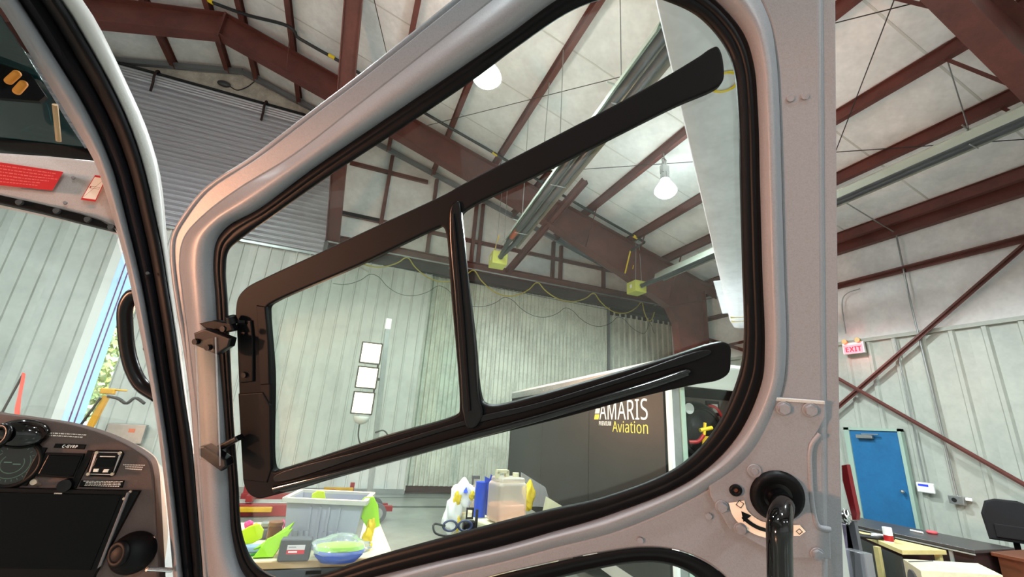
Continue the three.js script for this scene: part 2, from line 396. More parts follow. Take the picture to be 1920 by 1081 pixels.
// sliding hangar doors
const GAP0 = -4.87, GAP1 = -4.27;
const door1 = structure('door_1', 'white ribbed sliding hangar door left of the open gap', 'door');
sheetWall(door1, 'sheet_panel', -13.9, GAP0 - 0.14, 0.05, 5.4, ZW + 0.03, 0.92, 0.307, 0.045, 0.034, M.leaf);
mk('jamb', [span(GAP0 - 0.16, GAP0, 0, 5.4, ZW - 0.75, ZW + 0.05)], M.white, door1);
for (const dz of [0.2, 0.42]) mk('jamb_seal', span(GAP0, GAP0 + 0.012, 0, 5.4, ZW - dz - 0.03, ZW - dz), mat('#8a3f52', 0.6), door1);
mk('bottom_rail', span(-13.9, GAP0, 0, 0.14, ZW + 0.02, ZW + 0.06), M.redFrame, door1);
mk('backing', span(-14.2, GAP0 - 0.14, 0, 5.4, ZW - 0.1, ZW + 0.02), M.galv, door1);
for (let k = 0; k < 3; k++) mk('rail', span(-13.9, GAP0, 0.9 + k * 1.6, 0.98 + k * 1.6, ZW - 0.16, ZW - 0.1), M.galv, door1);
const door2 = structure('door_2', 'white ribbed sliding hangar door lit by the work light tower', 'door');
sheetWall(door2, 'sheet_panel', GAP1, 1.77, 0.12, 5.45, ZW + 0.12, 0.86, 0.286, 0.045, 0.034, M.leaf);
mk('edge_channel', [span(1.77, 1.8, 0.1, 5.45, ZW - 0.02, ZW + 0.15), span(GAP1 - 0.02, GAP1, 0.1, 5.42, ZW - 0.02, ZW + 0.15)], M.liner, door2);
mk('bottom_rail', span(GAP1, 1.8, 0.02, 0.14, ZW, ZW + 0.11), M.galv, door2);
mk('backing', span(GAP1, 1.79, 0, 5.4, ZW - 0.06, ZW + 0.1), M.galv, door2);
const door3 = structure('door_3', 'weathered pale green corrugated hangar door with fine ribs', 'door');
sheetWall(door3, 'sheet_panel', 1.6, 7.5, 0.16, 5.48, ZW - 0.12, 0.74, 0.123, 0.062, 0.055, M.corrugated);
mk('bottom_rail', [span(1.6, 7.5, 0.03, 0.17, ZW - 0.14, ZW - 0.04)], M.steelDark, door3);
mk('edge_angle', span(7.48, 7.56, 0.1, 5.48, ZW - 0.14, ZW - 0.05), M.galv, door3);
mk('backing', span(1.6, 7.5, 0, 5.5, ZW - 0.2, ZW - 0.135), M.galv, door3);
const door4 = structure('door_4', 'coarse ribbed corrugated hangar door beside the corner column', 'door');
sheetWall(door4, 'sheet_panel', 7.5, XR, 0.1, 5.4, ZW - 0.24, 0.87, 0.217, 0.12, 0.045, M.corrugated);
mk('bottom_rail', span(7.5, XR, 0.02, 0.14, ZW - 0.3, ZW - 0.2), M.steelDark, door4);
mk('backing', span(7.5, XR + 0.3, 0, 5.5, ZW - 0.36, ZW - 0.255), M.galv, door4);

// festooned cable below the header
{
  const t = thing('festoon_cable', 'yellow power cable hanging in loops below the brown door header', 'cable', V3(1.0, 5.3, ZW + 0.33));
  const hooks = [-0.6, 1.05, 2.87, 4.82, 6.72, 8.5, 9.05].map((x) => x - 1.0);
  const pts = [], dark = [];
  for (let i = 0; i + 1 < hooks.length; i++) for (let k = 0; k < 8; k++) {
    const u = k / 8, x = hooks[i] + (hooks[i + 1] - hooks[i]) * u, sag = 4 * u * (1 - u);
    pts.push(V3(x, 0.42 - 0.52 * sag * (0.8 + 0.3 * ((i * 7) % 3) / 2), 0));
    dark.push(V3(x, -0.1 - 0.5 * 4 * ((u + 0.45) % 1) * (1 - (u + 0.45) % 1), -0.02));
  }
  mk('yellow_cable', tube(pts, 0.016, 160, 6), M.cable, t);
  mk('steel_rope', tube(dark, 0.008, 160, 5), M.galvDark, t);
  mk('rope_line', tube([V3(-1.6, 0.12, 0), V3(3, 0.02, 0), V3(8, -0.05, 0)], 0.007, 40, 5), M.galvDark, t);
  for (const h of hooks) mk('hook', rbox(0.05, 0.07, 0.06, 0.01, h, 0.44, -0.05), M.galv, t);
}

// right wall
const wallRight = structure('wall_right', 'right hangar wall, ribbed white liner below and insulation above', 'wall');
mk('insulation', span(XR + 0.05, XR + 0.3, 3.85, roofY(XR) + 0.5, ZW - 0.3, ZB), M.insulation, wallRight);
mk('core', span(XR + 0.08, XR + 0.3, 0, 3.86, ZW - 0.3, ZB), M.liner, wallRight);
mk('liner_cap', span(XR - 0.03, XR + 0.06, 3.85, 3.92, ZW, ZB), M.liner, wallRight);
const DZ0 = -6.43, DZ1 = -5.45;           // blue door opening along z
{
  const zs = []; for (let z = ZW; z < ZB; z += 0.9) zs.push(z);
  const lower = metreUV(profileSheet(ribProfile(0.9, 0.45, 0.11, 0.04), 3.86), 0.5);
  const above = metreUV(profileSheet(ribProfile(0.9, 0.45, 0.11, 0.04), 3.86 - 2.16), 0.5);
  for (const z of zs) {
    if (z + 0.9 > 5 && z > 6) break;
    const m = mk('sheet_panel', lower, M.liner, wallRight, true);
    m.rotation.y = -Math.PI / 2; m.position.set(XR + 0.03, 0, z);
  }
}
for (const y of [5.19]) mk('girt', [span(XR - 0.16, XR, y - 0.01, y + 0.01, ZW + 0.2, ZB), span(XR - 0.02, XR, y - 0.08, y + 0.02, ZW + 0.2, ZB)], M.steel, wallRight);
mk('eave_strut', [span(XR - 0.12, XR + 0.02, roofY(XR) - 0.06, roofY(XR) + 0.18, ZW + 0.2, ZB)], M.steel, wallRight);
// cross braces seen against the wall
{
  const q = (px, py) => onAxis(px, py, 'x', XR - 0.12);
  const ext = (a, b, k0, k1) => [a.clone().lerp(b, -k0), a.clone().lerp(b, 1 + k1)];
  let [a, b] = ext(q(1920, 460), q(1580, 755), 0.7, 0.25);
  mk('cross_brace', [beam(a, b, 0.09, 0.012, V3(1, 0, 0)), beam(a, b, 0.012, 0.09, V3(1, 0, 0))], M.steel, wallRight);
  [a, b] = ext(q(1580, 712).add(V3(-0.07, 0, 0)), q(1920, 905).add(V3(-0.07, 0, 0)), 0.35, 0.25);
  mk('cross_brace', [beam(a, b, 0.07, 0.012, V3(1, 0, 0)), beam(a, b, 0.012, 0.07, V3(1, 0, 0))], M.steel, wallRight);
  // bracing beside the corner column
  const c = V3(XR - 0.15, 4.6, -10.4);
  mk('corner_brace', [beam(V3(XR - 0.1, 5.0, -10.9), V3(XR - 0.1, 3.85, -8.1), 0.09, 0.02, V3(1, 0, 0)), beam(V3(XR - 0.1, 4.2, -10.9), V3(XR - 0.1, 4.3, -8.0), 0.07, 0.02, V3(1, 0, 0))], M.steel, wallRight);
}
// conduits on the right wall
for (const [p, r] of [[[[1680, 437], [1706, 560], [1745, 720], [1795, 929]], 0.016], [[[1677, 632], [1735, 905]], 0.012]])
  mk('conduit', tube(p.map(([x, y]) => onAxis(x, y, 'x', XR - 0.05)), r, 30, 8), M.galv, wallRight);
mk('conduit', tube([[1586, 625], [1580, 560], [1590, 549], [1612, 541]].map(([x, y]) => onAxis(x, y, 'x', XR - 0.05)), 0.011, 30, 8), M.galv, wallRight);
mk('conduit', rod(onAxis(1680, 437, 'x', XR - 0.05), V3(8.2, roofY(8.2) - 0.02, onAxis(1680, 437, 'x', XR - 0.05).z - 0.1), 0.012, 8), M.galv, wallRight);

const wallLeft = structure('wall_left', 'white hangar side wall', 'wall');
mk('insulation', span(XL - 0.3, XL, 0, roofY(XR) + 0.5, ZW - 0.3, ZB), M.insulation, wallLeft);
const wallBack = structure('wall_back', 'white hangar rear wall', 'wall');
mk('insulation', slab([V3(XL - 0.3, 0, 0), V3(XR + 0.3, 0, 0), V3(XR + 0.3, roofY(XR) + 0.3, 0), V3(RIDGE, roofY(RIDGE) + 0.4, 0), V3(XL - 0.3, roofY(XR) + 0.3, 0)], 0.3).translate(0, 0, ZB), M.insulation, wallBack);
mk('front_return', span(XL - 0.3, -13.85, 0, 5.6, ZW - 0.35, ZW - 0.1), M.liner, wallFront);

// blue door
const door5 = structure('door_5', 'bright blue steel exit door in the right wall', 'door');
{
  const tl = onAxis(1597, 806, 'x', XR), tr = onAxis(1687, 804, 'x', XR);
  const z0 = tl.z, z1 = tr.z, H = tl.y;
  mk('leaf', span(XR - 0.075, XR - 0.035, 0.01, H, z0, z1), M.blueDoor, door5);
  mk('frame', [span(XR - 0.1, XR, 0, H + 0.06, z0 - 0.1, z0), span(XR - 0.1, XR, H, H + 0.05, z0 - 0.1, z1 + 0.06), span(XR - 0.1, XR, 0, H + 0.05, z1, z1 + 0.06)], M.doorFrame, door5);
  mk('closer', [rbox(0.07, 0.07, 0.3, 0.01, XR - 0.12, H - 0.12, z0 + 0.3), box(0.03, 0.02, 0.3, XR - 0.15, H - 0.07, z0 + 0.42)], M.galv, door5);
  mk('knob', [new THREE.SphereGeometry(0.035, 14, 10).translate(XR - 0.14, 1.0, z1 - 0.08), cyl(0.012, 0.012, 0.06, 10).rotateZ(Math.PI / 2).translate(XR - 0.1, 1.0, z1 - 0.08)], M.chrome, door5);
}

// ---------------------------------------------------------------- lamps
function highBay(pos, label, group) {
  const t = thing('high_bay_lamp', label, 'lamp', pos, 0, group);
  const top = roofY(pos.x) - pos.y;
  mk('lens', new THREE.SphereGeometry(0.23, 28, 14, 0, Math.PI * 2, Math.PI * 0.62, Math.PI * 0.38).scale(1, 0.9, 1).translate(0, 0.06, 0), M.lampGlow, t);
  mk('reflector', new THREE.LatheGeometry([[0.225, -0.02], [0.23, 0], [0.2, 0.08], [0.12, 0.2], [0.08, 0.26]].map(([x, y]) => new THREE.Vector2(x, y)), 28), M.film, t);
  mk('housing', [cyl(0.08, 0.1, 0.16, 16, 0, 0.34, 0), box(0.16, 0.18, 0.1, 0, 0.5, 0), cyl(0.05, 0.05, 0.1, 12, 0, 0.63, 0)], M.chrome, t);
  mk('hook', [rod(V3(0, 0.66, 0), V3(0, top, 0), 0.012, 8), new THREE.TorusGeometry(0.05, 0.012, 6, 14).translate(0, 0.72, 0)], M.galv, t);
  const l = new THREE.SpotLight(LAMP_COLOR, LAMP_POWER, 0, 1.4, 0.3);
  l.position.set(0, -0.17, 0); l.target.position.set(0, -3, 0); l.castShadow = true; l.shadow.radius = 9;
  t.add(l, l.target);
  const g = new THREE.PointLight(LAMP_COLOR, LAMP_UPLIGHT);
  g.position.set(0, 0.05, 0); g.castShadow = true; g.shadow.radius = 9;
  t.add(g);
  return t;
}
const lampA = onAxis(913, 145, 'x', 1.29), lampB = onAxis(1248, 358, 'x', 5.45);
highBay(lampA, 'dazzling high bay lamp hung just beneath the steeper purlins beside the bracing cable');
highBay(lampB, 'high bay lamp with silver ballast housing hung from the purlin between two tube heaters');
for (const [x, z] of [[1.3, 2.2], [4.9, 0.4], [1.3, 9], [6.2, 8.5], [-4.2, -4.6], [-4.2, 2.2], [-9, -5], [-9, 2.2], [-9, 9]])
  highBay(V3(x, roofY(x) - 1.0, z), 'high bay lamp hung in a row farther back in the hangar', 'high bay lamps of the rear rows');

// ---------------------------------------------------------------- tube heaters
function heater(a, b, label, width, scorched = true) {
  const d = b.clone().sub(a).setY(0), L = d.length(), turn = Math.atan2(-d.z, d.x);
  const t = thing('tube_heater', label, 'heater', a, turn);
  const tilt = (b.y - a.y) / L, Y = (x) => x * tilt;
  mk('burner_box', rbox(0.4, 0.32, 0.36, 0.015, -0.2, 0, 0), M.heaterGreen, t);
  mk('burner_label', box(0.08, 0.1, 0.004, -0.2, 0.02, 0.181), M.white, t);
  mk('collar', cyl(0.07, 0.07, 0.06, 18).rotateZ(Math.PI / 2).translate(0.02, 0, 0), M.chrome, t);
  for (const s of [-1, 1]) {
    mk('heating_tube', [rod(V3(0, 0, s * width * 0.42 * 0), V3(0.9, Y(0.9), s * width * 0.4), 0.05, 14)], M.galvDark, t);
    mk('heating_tube', rod(V3(0.9, Y(0.9), s * width * 0.4), V3(L, Y(L), s * width * 0.4), 0.055, 14), M.galvDark, t);
  }
  if (scorched) mk('scorched_section', rod(V3(1.2, Y(1.2), width * 0.4), V3(1.6, Y(1.6), width * 0.4), 0.057, 14), M.burnt, t);
  const prof = [[-width, -0.04], [-width * 0.75, 0.1], [-width * 0.3, 0.16], [width * 0.3, 0.16], [width * 0.75, 0.1], [width, -0.04]].map(([z, y]) => [z, y]);
  const g = profileSheet(prof, L - 0.7, 0.006);
  // x -> z, z -> y, y -> x
  g.applyMatrix4(new THREE.Matrix4().set(0, 1, 0, 0.7, 0, 0, 1, 0, 1, 0, 0, 0, 0, 0, 0, 1)); g.computeVertexNormals();
  { const p = g.attributes.position; for (let i = 0; i < p.count; i++) p.setY(i, p.getY(i) + Y(p.getX(i))); }
  mk('reflector', g, M.reflector, t);
  for (const k of [0.25, 0.55, 0.85]) {
    const x = L * k;
    mk('hanger', rod(V3(x, Y(x) + 0.16, -width), V3(x, Y(x) + 0.2, width), 0.01, 6), M.galv, t);
    mk('hanger', rod(V3(x, Y(x) - 0.08, -width * 0.7), V3(x, Y(x) - 0.08, width * 0.7), 0.008, 6), M.galv, t);
    mk('chain', rod(V3(x, Y(x) + 0.18, 0), V3(x, roofY(a.x) - a.y + 0.05, 0), 0.008, 6), M.galv, t);
  }
  mk('chain', [rod(V3(-0.1, 0.14, -0.1), V3(-0.1, roofY(a.x) - a.y, -0.05), 0.007, 6), rod(V3(-0.1, 0.14, 0.1), V3(-0.1, roofY(a.x) - a.y, 0.05), 0.007, 6)], M.galv, t);
  mk('gas_hose', tube([V3(-0.3, 0.1, 0), V3(-0.4, 0.3, 0.05), V3(-0.3, 0.7, 0)], 0.012, 20, 6), M.yellow, t);
  return t;
}
const hY = 5.42;
heater(onAxis(938, 482, 'y', hY), onAxis(1262, 62, 'y', hY), 'long U-tube heater with pale green burner box above the brown diagonal strut', 0.19);
{
  const a = onAxis(1202, 536, 'x', 7.05), b = onAxis(1920, 222, 'x', 7.05), e = a.clone().lerp(b, 1.7);
  heater(a, e, 'dark tube heater with pale reflector running past the helicopter door post', 0.14, false);
}
// gas pipe near the rafter
{
  const t = new THREE.Group(); t.name = 'gas_pipe'; t.position.set(0, roofY(0) - 0.25, -8.7); ceiling.add(t);
  const n = V3(SLOPE, 1, 0).normalize(), p0 = V3(0, roofY(0) - 0.12, 0);
  const P = (x, y) => onPlane(x, y, p0, n).sub(t.position);
  const runs = [[[380, -2], [460, 27], [540, 49], [552, 58], [556, 68], [575, 80], [640, 117], [720, 165], [795, 211], [937, 293], [1069, 374], [1209, 454]]];
  mk('pipe', tube(runs[0].map(([x, y]) => P(x, y)), 0.035, 120, 10), M.blackPipe, t);
  for (const [x, y] of [[395, 3], [622, 106], [928, 288], [1191, 444]]) { const c = P(x, y), d = P(x + 4, y + 2.4).sub(c).normalize().multiplyScalar(0.07); mk('yellow_band', rod(c.clone().sub(d), c.clone().add(d), 0.04, 10), M.yellow, t); }
  const e = P(1209, 454), f = onAxis(1182, 470, 'z', -9.2).sub(t.position);
  mk('drop_pipe', rod(e, f, 0.03, 10), M.blackPipe, t);
  mk('flexible_hose', rod(f, onAxis(1172, 512, 'z', -9.3).sub(t.position), 0.02, 8), M.yellow, t);
}
// hanging chains near lamps
{
  const a = V3(2.77, roofY(2.77) - 0.02, onAxis(1029, 175, 'x', 2.77).z);
  const t = thing('hanging_chain', 'thin chain hanging from a purlin down towards the long U-tube heater', 'chain', a);
  mk('links', rod(V3(0, 0, 0), V3(-0.05, -1.7, 0.0), 0.008, 6), M.galv, t);
}

// ---------------------------------------------------------------- exit sign
{
  const c = onAxis(1600, 652, 'x', XR - 0.12);
  const t = thing('exit_sign', 'small lit red EXIT sign with two lamp heads above the blue door', 'sign', c, -Math.PI / 2);
  mk('case', rbox(0.42, 0.24, 0.06, 0.01, 0, 0, -0.02), M.white, t);
  const tex = printTexture(256, 128, (k, w, h) => { k.fillStyle = '#ff8f9a'; k.fillRect(0, 0, w, h); k.fillStyle = '#f01832'; k.font = 'bold 104px sans-serif'; k.textAlign = 'center'; k.textBaseline = 'middle'; k.fillText('EXIT', w / 2, h / 2 + 4, w - 14); });
  const m = new THREE.MeshStandardMaterial({ color: '#ffffff', map: tex, emissive: '#ffffff', emissiveMap: tex, emissiveIntensity: 0.55, roughness: 0.5 });
  mk('lit_face', new THREE.PlaneGeometry(0.38, 0.18).translate(0, -0.02, 0.0115), m, t, true);
  for (const s of [-1, 1]) mk('lamp_head', [cyl(0.05, 0.04, 0.07, 14).rotateX(Math.PI / 2).translate(s * 0.13, 0.15, 0.02), box(0.03, 0.06, 0.03, s * 0.13, 0.11, -0.02)], M.cream, t);
  const l = new THREE.PointLight(0xff2a3c, 0.25); l.position.set(0, -0.05, 0.15); l.castShadow = true; t.add(l);
}
{ // alarm keypad
  const c = onAxis(1736, 914, 'x', XR - 0.08), t = thing('alarm_keypad', 'white alarm keypad with blue display beside the blue door', 'keypad', c, -Math.PI / 2);
  mk('body', rbox(0.26, 0.17, 0.05, 0.02), M.white, t);
  mk('display', box(0.15, 0.035, 0.006, -0.02, 0.04, 0.026), M.lcd, t);
}
{
  const c = onAxis(1795, 937, 'x', XR - 0.06), t = thing('outlet_box', 'grey metal socket box at the end of a wall conduit', 'outlet', c, -Math.PI / 2);
  mk('box', rbox(0.2, 0.13, 0.09, 0.008), M.galv, t);
  mk('socket', cyl(0.035, 0.035, 0.01, 14).rotateX(Math.PI / 2).translate(-0.02, 0, 0.047), M.blackPipe, t);
  const c2 = onAxis(1817, 936, 'x', XR - 0.04), t2 = thing('cable_clip', 'small white cable clip on the liner beside the socket box', 'clip', c2, -Math.PI / 2);
  mk('clip', rbox(0.09, 0.05, 0.05, 0.012), M.white, t2);
}

// ---------------------------------------------------------------- work light towers
function floodHead(t, x, y, z, s, power) {
  const h = new THREE.Group(); h.name = 'flood_head'; h.position.set(x, y, z); t.add(h);
  mk('housing', [rbox(s, s * 1.06, 0.1, 0.015, 0, 0, -0.055), box(s * 0.7, s * 0.7, 0.06, 0, 0, -0.13)], M.galvDark, h);
  mk('lit_glass', rbox(s * 0.88, s * 0.94, 0.012, 0.004, 0, 0, 0.002), M.floodGlow, h);
  mk('rim', [box(s, 0.012, 0.03, 0, s * 0.52, 0), box(s, 0.012, 0.03, 0, -s * 0.52, 0), box(0.012, s * 1.04, 0.03, s * 0.5, 0, 0), box(0.012, s * 1.04, 0.03, -s * 0.5, 0, 0)], M.galvDark, h);
  const l = new THREE.RectAreaLight(WORK_COLOR, power, s * 0.86, s * 0.9);
  l.position.set(0, 0, 0.02); l.rotation.y = Math.PI; h.add(l);
}
function lightTower(base, turn, label, heads, power = WORK_POWER, count = 3) {
  const t = thing('work_light_tower', label, 'work light', base, turn);
  mk('mast', beam(V3(0.16, 0.15, -0.1), V3(0.02, 3.42, -0.1), 0.09, 0.09, V3(0, 0, 1)), M.galv, t);
  mk('mast_cap', box(0.1, 0.2, 0.1, 0.02, 3.38, -0.1), M.white, t);
  for (let k = 0; k < count; k++) floodHead(t, heads.x, heads.y + k * 0.44, 0.05, 0.36, power);
  mk('head_frame', [beam(V3(heads.x + 0.16, heads.y - 0.2, -0.06), V3(heads.x + 0.16, heads.y + 1.1, -0.06), 0.03, 0.03, V3(0, 0, 1)), beam(V3(heads.x, heads.y + 0.44, -0.08), V3(0.1, heads.y + 0.44, -0.1), 0.05, 0.05, V3(0, 0, 1))], M.galvDark, t);
  mk('lamp_guard', new THREE.SphereGeometry(0.14, 16, 8, 0, 6.3, 1.6, 1.5).translate(heads.x + 0.02, heads.y - 0.22, 0), M.white, t);
  mk('power_cable', tube([V3(heads.x, heads.y - 0.3, 0), V3(heads.x + 0.03, heads.y - 0.6, 0.03), V3(0.05, heads.y - 0.9, -0.02), V3(0.1, 1.2, -0.05)], 0.012, 24, 6), M.darkCable, t);
  mk('cable_hook', tube([V3(0.08, 1.42, -0.05), V3(0.22, 1.46, -0.02), V3(0.3, 1.38, 0), V3(0.28, 1.28, 0)], 0.014, 20, 6), M.blackPipe, t);
  mk('base_frame', [box(0.1, 0.1, 1.0, 0.16, 0.2, -0.3), box(0.8, 0.08, 0.1, 0.16, 0.2, -0.1), box(0.8, 0.06, 0.06, 0.16, 0.14, -0.75)], M.redFrame, t);
  for (const z of [0.0, -0.62]) {
    const w = mk('wheel', cyl(0.15, 0.15, 0.08, 28).rotateX(Math.PI / 2).translate(0.3, 0.15, z + 0.06), M.charcoal, t);
    mk('hub', [cyl(0.09, 0.09, 0.086, 20).rotateX(Math.PI / 2).translate(0.3, 0.15, z + 0.06), cyl(0.035, 0.035, 0.11, 14).rotateX(Math.PI / 2).translate(0.3, 0.15, z + 0.06)], M.galv, w);
  }
  for (const z of [0.0, -0.75]) mk('foot', box(0.06, 0.18, 0.06, -0.2, 0.09, z - 0.05), M.redFrame, t);
  return t;
}
lightTower(V3(0.62, 0, -8.3), 0, 'mast with three glowing flood lamps on small wheels before the white hangar door', { x: -0.21, y: 1.9 });
lightTower(V3(-6.0, 0, 0.35), Math.PI / 2 + 0.15, 'single flood lamp on a mast standing across the helicopter, facing its cockpit', { x: 0, y: 1.3 }, WORK_POWER * 9, 1);

// red and yellow jack stand frame on the floor in front of the white door
{
  const t = thing('jack_frame', 'low red steel lifting frame with yellow bars on the floor beside the white door', 'frame', V3(-0.2, 0, -9.3));
  const q = (px, py, z) => onAxis(px, py, 'z', z).sub(t.position);
  const bar = (n, x0, x1, ya, yb, z, m, d = 0.16) => { const a = q(x0, (ya + yb) / 2, z), b = q(x1, (ya + yb) / 2, z), h = Math.abs(q(x0, ya, z).y - q(x0, yb, z).y); const y = (a.y + b.y) / 2; mk(n, rbox(b.x - a.x, h, d, 0.01, (a.x + b.x) / 2, y, 0 + z - t.position.z), m, t); return { a, b, y, h }; };
  bar('rear_rail', 452, 690, 924, 939, -9.9, M.redFrame);
  bar('front_rail', 440, 580, 944, 966, -8.9, M.redFrame);
  bar('yellow_bar', 607, 662, 913, 922, -9.75, M.yellowDeep, 0.1);
  bar('yellow_bar', 440, 510, 950, 959, -8.75, M.yellowDeep, 0.1);
  bar('steel_strip', 440, 600, 938, 944, -9.4, M.alu, 0.3);
  for (const [x, z] of [[-1.1, -0.6], [0.75, -0.6], [-1.15, 0.4], [0.1, 0.4]]) mk('leg', box(0.08, 0.4, 0.08, x, 0.2, z), M.redFrame, t);
  for (const x of [-0.9, 0.4]) mk('cross_rail', box(0.1, 0.1, 1.0, x, 0.25, -0.1), M.redFrame, t);
}

// ---------------------------------------------------------------- enclosed trailer with lettering
{
  const F = onAxis(961, 735, 'z', -8.7), N = V3(2.737, 0, -3.17);
  const phi = Math.atan2(-(F.z - N.z), F.x - N.x);
  const t = thing('cargo_trailer', 'dark grey enclosed trailer lettered AMARIS PREMIUM Aviation, open at one end', 'trailer', N, phi);
  const L = Math.hypot(F.x - N.x, F.z - N.z), H = 2.34, W = 1.72, y0 = 0.42;
  t.updateMatrixWorld(true);
  const nrm = V3(0, 0, -1).transformDirection(t.matrixWorld), p0 = t.localToWorld(V3(0, 1, 0));
  const q = (px, py) => t.worldToLocal(onPlane(px, py, p0, nrm));
  const seams = [0.1, q(1103, 840).x, q(1014, 860).x, L];
  for (let k = 0; k < 3; k++) mk('side_sheet', rbox(seams[k + 1] - seams[k] - 0.008, H - y0 - 0.1, 0.03, 0.004, (seams[k] + seams[k + 1]) / 2, (H + y0 - 0.1) / 2, 0.02), M.trailerSide, t);
  mk('side_core', span(0.06, L, y0 - 0.02, H - 0.06, 0.025, 0.06), M.trailerDark, t);
  mk('top_rail', rbox(L, 0.11, 0.06, 0.01, L / 2, H - 0.055, 0.015), M.galv, t);
  const rivets = []; for (let x = 0.12; x < L; x += 0.16) rivets.push(new THREE.SphereGeometry(0.009, 6, 4).translate(x, H - 0.06, -0.017));
  mk('rivet_row', rivets, M.galv, t).userData.kind = 'stuff';
  mk('bottom_rail', span(0, L, y0 - 0.12, y0, 0, 0.06), M.alu, t);
  mk('corner_post', rbox(0.06, H - 0.3, 0.035, 0.008, 0.03, (H + 0.3) / 2, 0.016), M.white, t);
  mk('corner_post', rbox(0.05, H - 0.3, 0.075, 0.006, 0.03, (H + 0.3) / 2, 0.072), M.galv, t);
  mk('corner_post', rbox(0.06, H - 0.3, 0.05, 0.008, 0.025, (H + 0.3) / 2, 0.135), M.doorFrame, t);
  mk('latch', rbox(0.02, 0.12, 0.03, 0.005, -0.01, 0.95, 0.1), M.yellowDeep, t);
  mk('corner_post', rbox(0.08, H - 0.3, 0.1, 0.012, 0.035, (H + 0.3) / 2, W - 0.04), M.alu, t);
  mk('end_header', [rbox(0.08, 0.2, W, 0.01, 0.04, H - 0.1, W / 2), box(0.05, 0.03, W, -0.01, H - 0.2, W / 2)], M.alu, t);
  mk('roof', span(0, L, H, H + 0.03, 0, W), M.white, t);
  mk('far_side', span(0, L, y0, H, W - 0.05, W), M.trailerDark, t);
  mk('front_end', span(L - 0.06, L, y0, H, 0, W), M.trailerDark, t);
  mk('bulkhead_panel', span(0.9, 0.94, y0, H - 0.22, 0.07, W - 0.05), M.trailerDark, t);
  mk('wall_board', [span(0.84, 0.9, 1.92, H - 0.22, 0.16, 0.78)], mat('#77756a', 0.5, { metalness: 0.3 }), t);
  mk('wall_board', [span(0.86, 0.9, y0, H - 0.22, 0.16, W - 0.06)], mat('#8d807b', 0.45, { metalness: 0.3 }), t);
  mk('deck', span(0, L, y0 - 0.1, y0, 0.02, W), M.trailerDark, t);
  for (const x of [2.4, 3.3]) mk('wheel', cyl(0.33, 0.33, 0.2, 30).rotateX(Math.PI / 2).translate(x, 0.33, 0.3), M.rubber, t);
  for (const x of [2.4, 3.3]) mk('wheel', cyl(0.33, 0.33, 0.2, 30).rotateX(Math.PI / 2).translate(x, 0.33, W - 0.3), M.rubber, t);
  mk('landing_leg', box(0.1, y0, 0.1, L - 0.5, y0 / 2, 0.5), M.galv, t);
  mk('landing_leg', box(0.1, y0, 0.1, 0.4, y0 / 2, 0.5), M.galv, t);
  const a = q(1113, 786), b = q(1217, 786), top = q(1165, 750).y, base = q(1165, 786).y, low = q(1165, 811).y;
  const x1 = a.x, x0 = b.x, w = x1 - x0, h = top - low + 0.06, ym = (top + low) / 2;
  const tex = (mask) => printTexture(1024, Math.round(1024 * h / w), (k, cw, ch) => {
    const P = (f) => mask ? '#ffffff' : f;
    if (mask) { k.fillStyle = '#000'; k.fillRect(0, 0, cw, ch); }
    const Y = (y) => (ym + h / 2 - y) / h * ch, capH = Y(base) - Y(top);
    const put = (s, font, fill, x, y, width) => { k.font = font; k.fillStyle = P(fill); const m = k.measureText(s).width; k.save(); k.translate(x, y); k.scale(width / m, 1); k.fillText(s, 0, 0); k.restore(); };
    put('AMARIS', `${capH / 0.72}px sans-serif`, '#eef0ea', cw * 0.125, Y(base), cw * 0.865);
    const size = capH * 0.34;
    [['#e2c83a', 0], ['#cfd1cc', 1], ['#e8cf3e', 2], ['#f2f2ee', 3]].forEach(([c, i]) => { k.fillStyle = P(c); k.beginPath(); const yy = Y(base) - i * size, x = cw * 0.005 + i * cw * 0.018; k.moveTo(x, yy); k.lineTo(x + cw * 0.1, yy); k.lineTo(x + cw * 0.118, yy - size * 0.86); k.lineTo(x + cw * 0.018, yy - size * 0.86); k.fill(); });
    put('PREMIUM', `bold ${capH * 0.34}px sans-serif`, '#e6e6e0', cw * 0.11, Y(base) + capH * 0.34, cw * 0.26);
    put('Aviation', `${capH * 0.78}px sans-serif`, '#e0d44a', cw * 0.39, Y(low) - capH * 0.03, cw * 0.6);
  });
  const map = tex(false), alpha = tex(true); alpha.colorSpace = THREE.NoColorSpace;
  const m = new THREE.MeshStandardMaterial({ map, alphaMap: alpha, transparent: true, roughness: 0.5, side: THREE.DoubleSide });
  mk('lettering', new THREE.PlaneGeometry(w, h).rotateY(Math.PI).translate((x0 + x1) / 2, ym, 0.003), m, t, true);

  // hose reel inside the open end
  const rp = t.worldToLocal(onPlane(1300, 806, t.localToWorld(V3(0.34, 1, 0)), V3(-1, 0, 0).transformDirection(t.matrixWorld)));
  const r = thing('hose_reel', 'black hose reel with red hose and yellow fitting in the open trailer end', 'hose reel', t.localToWorld(rp.clone()), phi);
  mk('drum', new THREE.LatheGeometry([[0.0, 0.15], [0.08, 0.15], [0.1, 0.12], [0.17, 0.11], [0.19, 0.13], [0.22, 0.13], [0.255, 0.1], [0.27, 0.05], [0.27, -0.06], [0.24, -0.1], [0.02, -0.1]].map(([x, y]) => new THREE.Vector2(x, y)), 36).rotateZ(Math.PI / 2), M.plastic, r);
  mk('hose_ring', new THREE.TorusGeometry(0.2, 0.012, 10, 40).rotateY(Math.PI / 2).translate(-0.135, 0, 0), M.plasticMatte, r);
  mk('bracket', [box(0.03, 0.14, 0.14, -0.02, 0.22, 0.22), box(0.5, 0.06, 0.06, 0.28, 0, 0)], M.plasticMatte, r);
  mk('roller_block', box(0.03, 0.08, 0.06, -0.045, 0.22, 0.22), M.white, r);
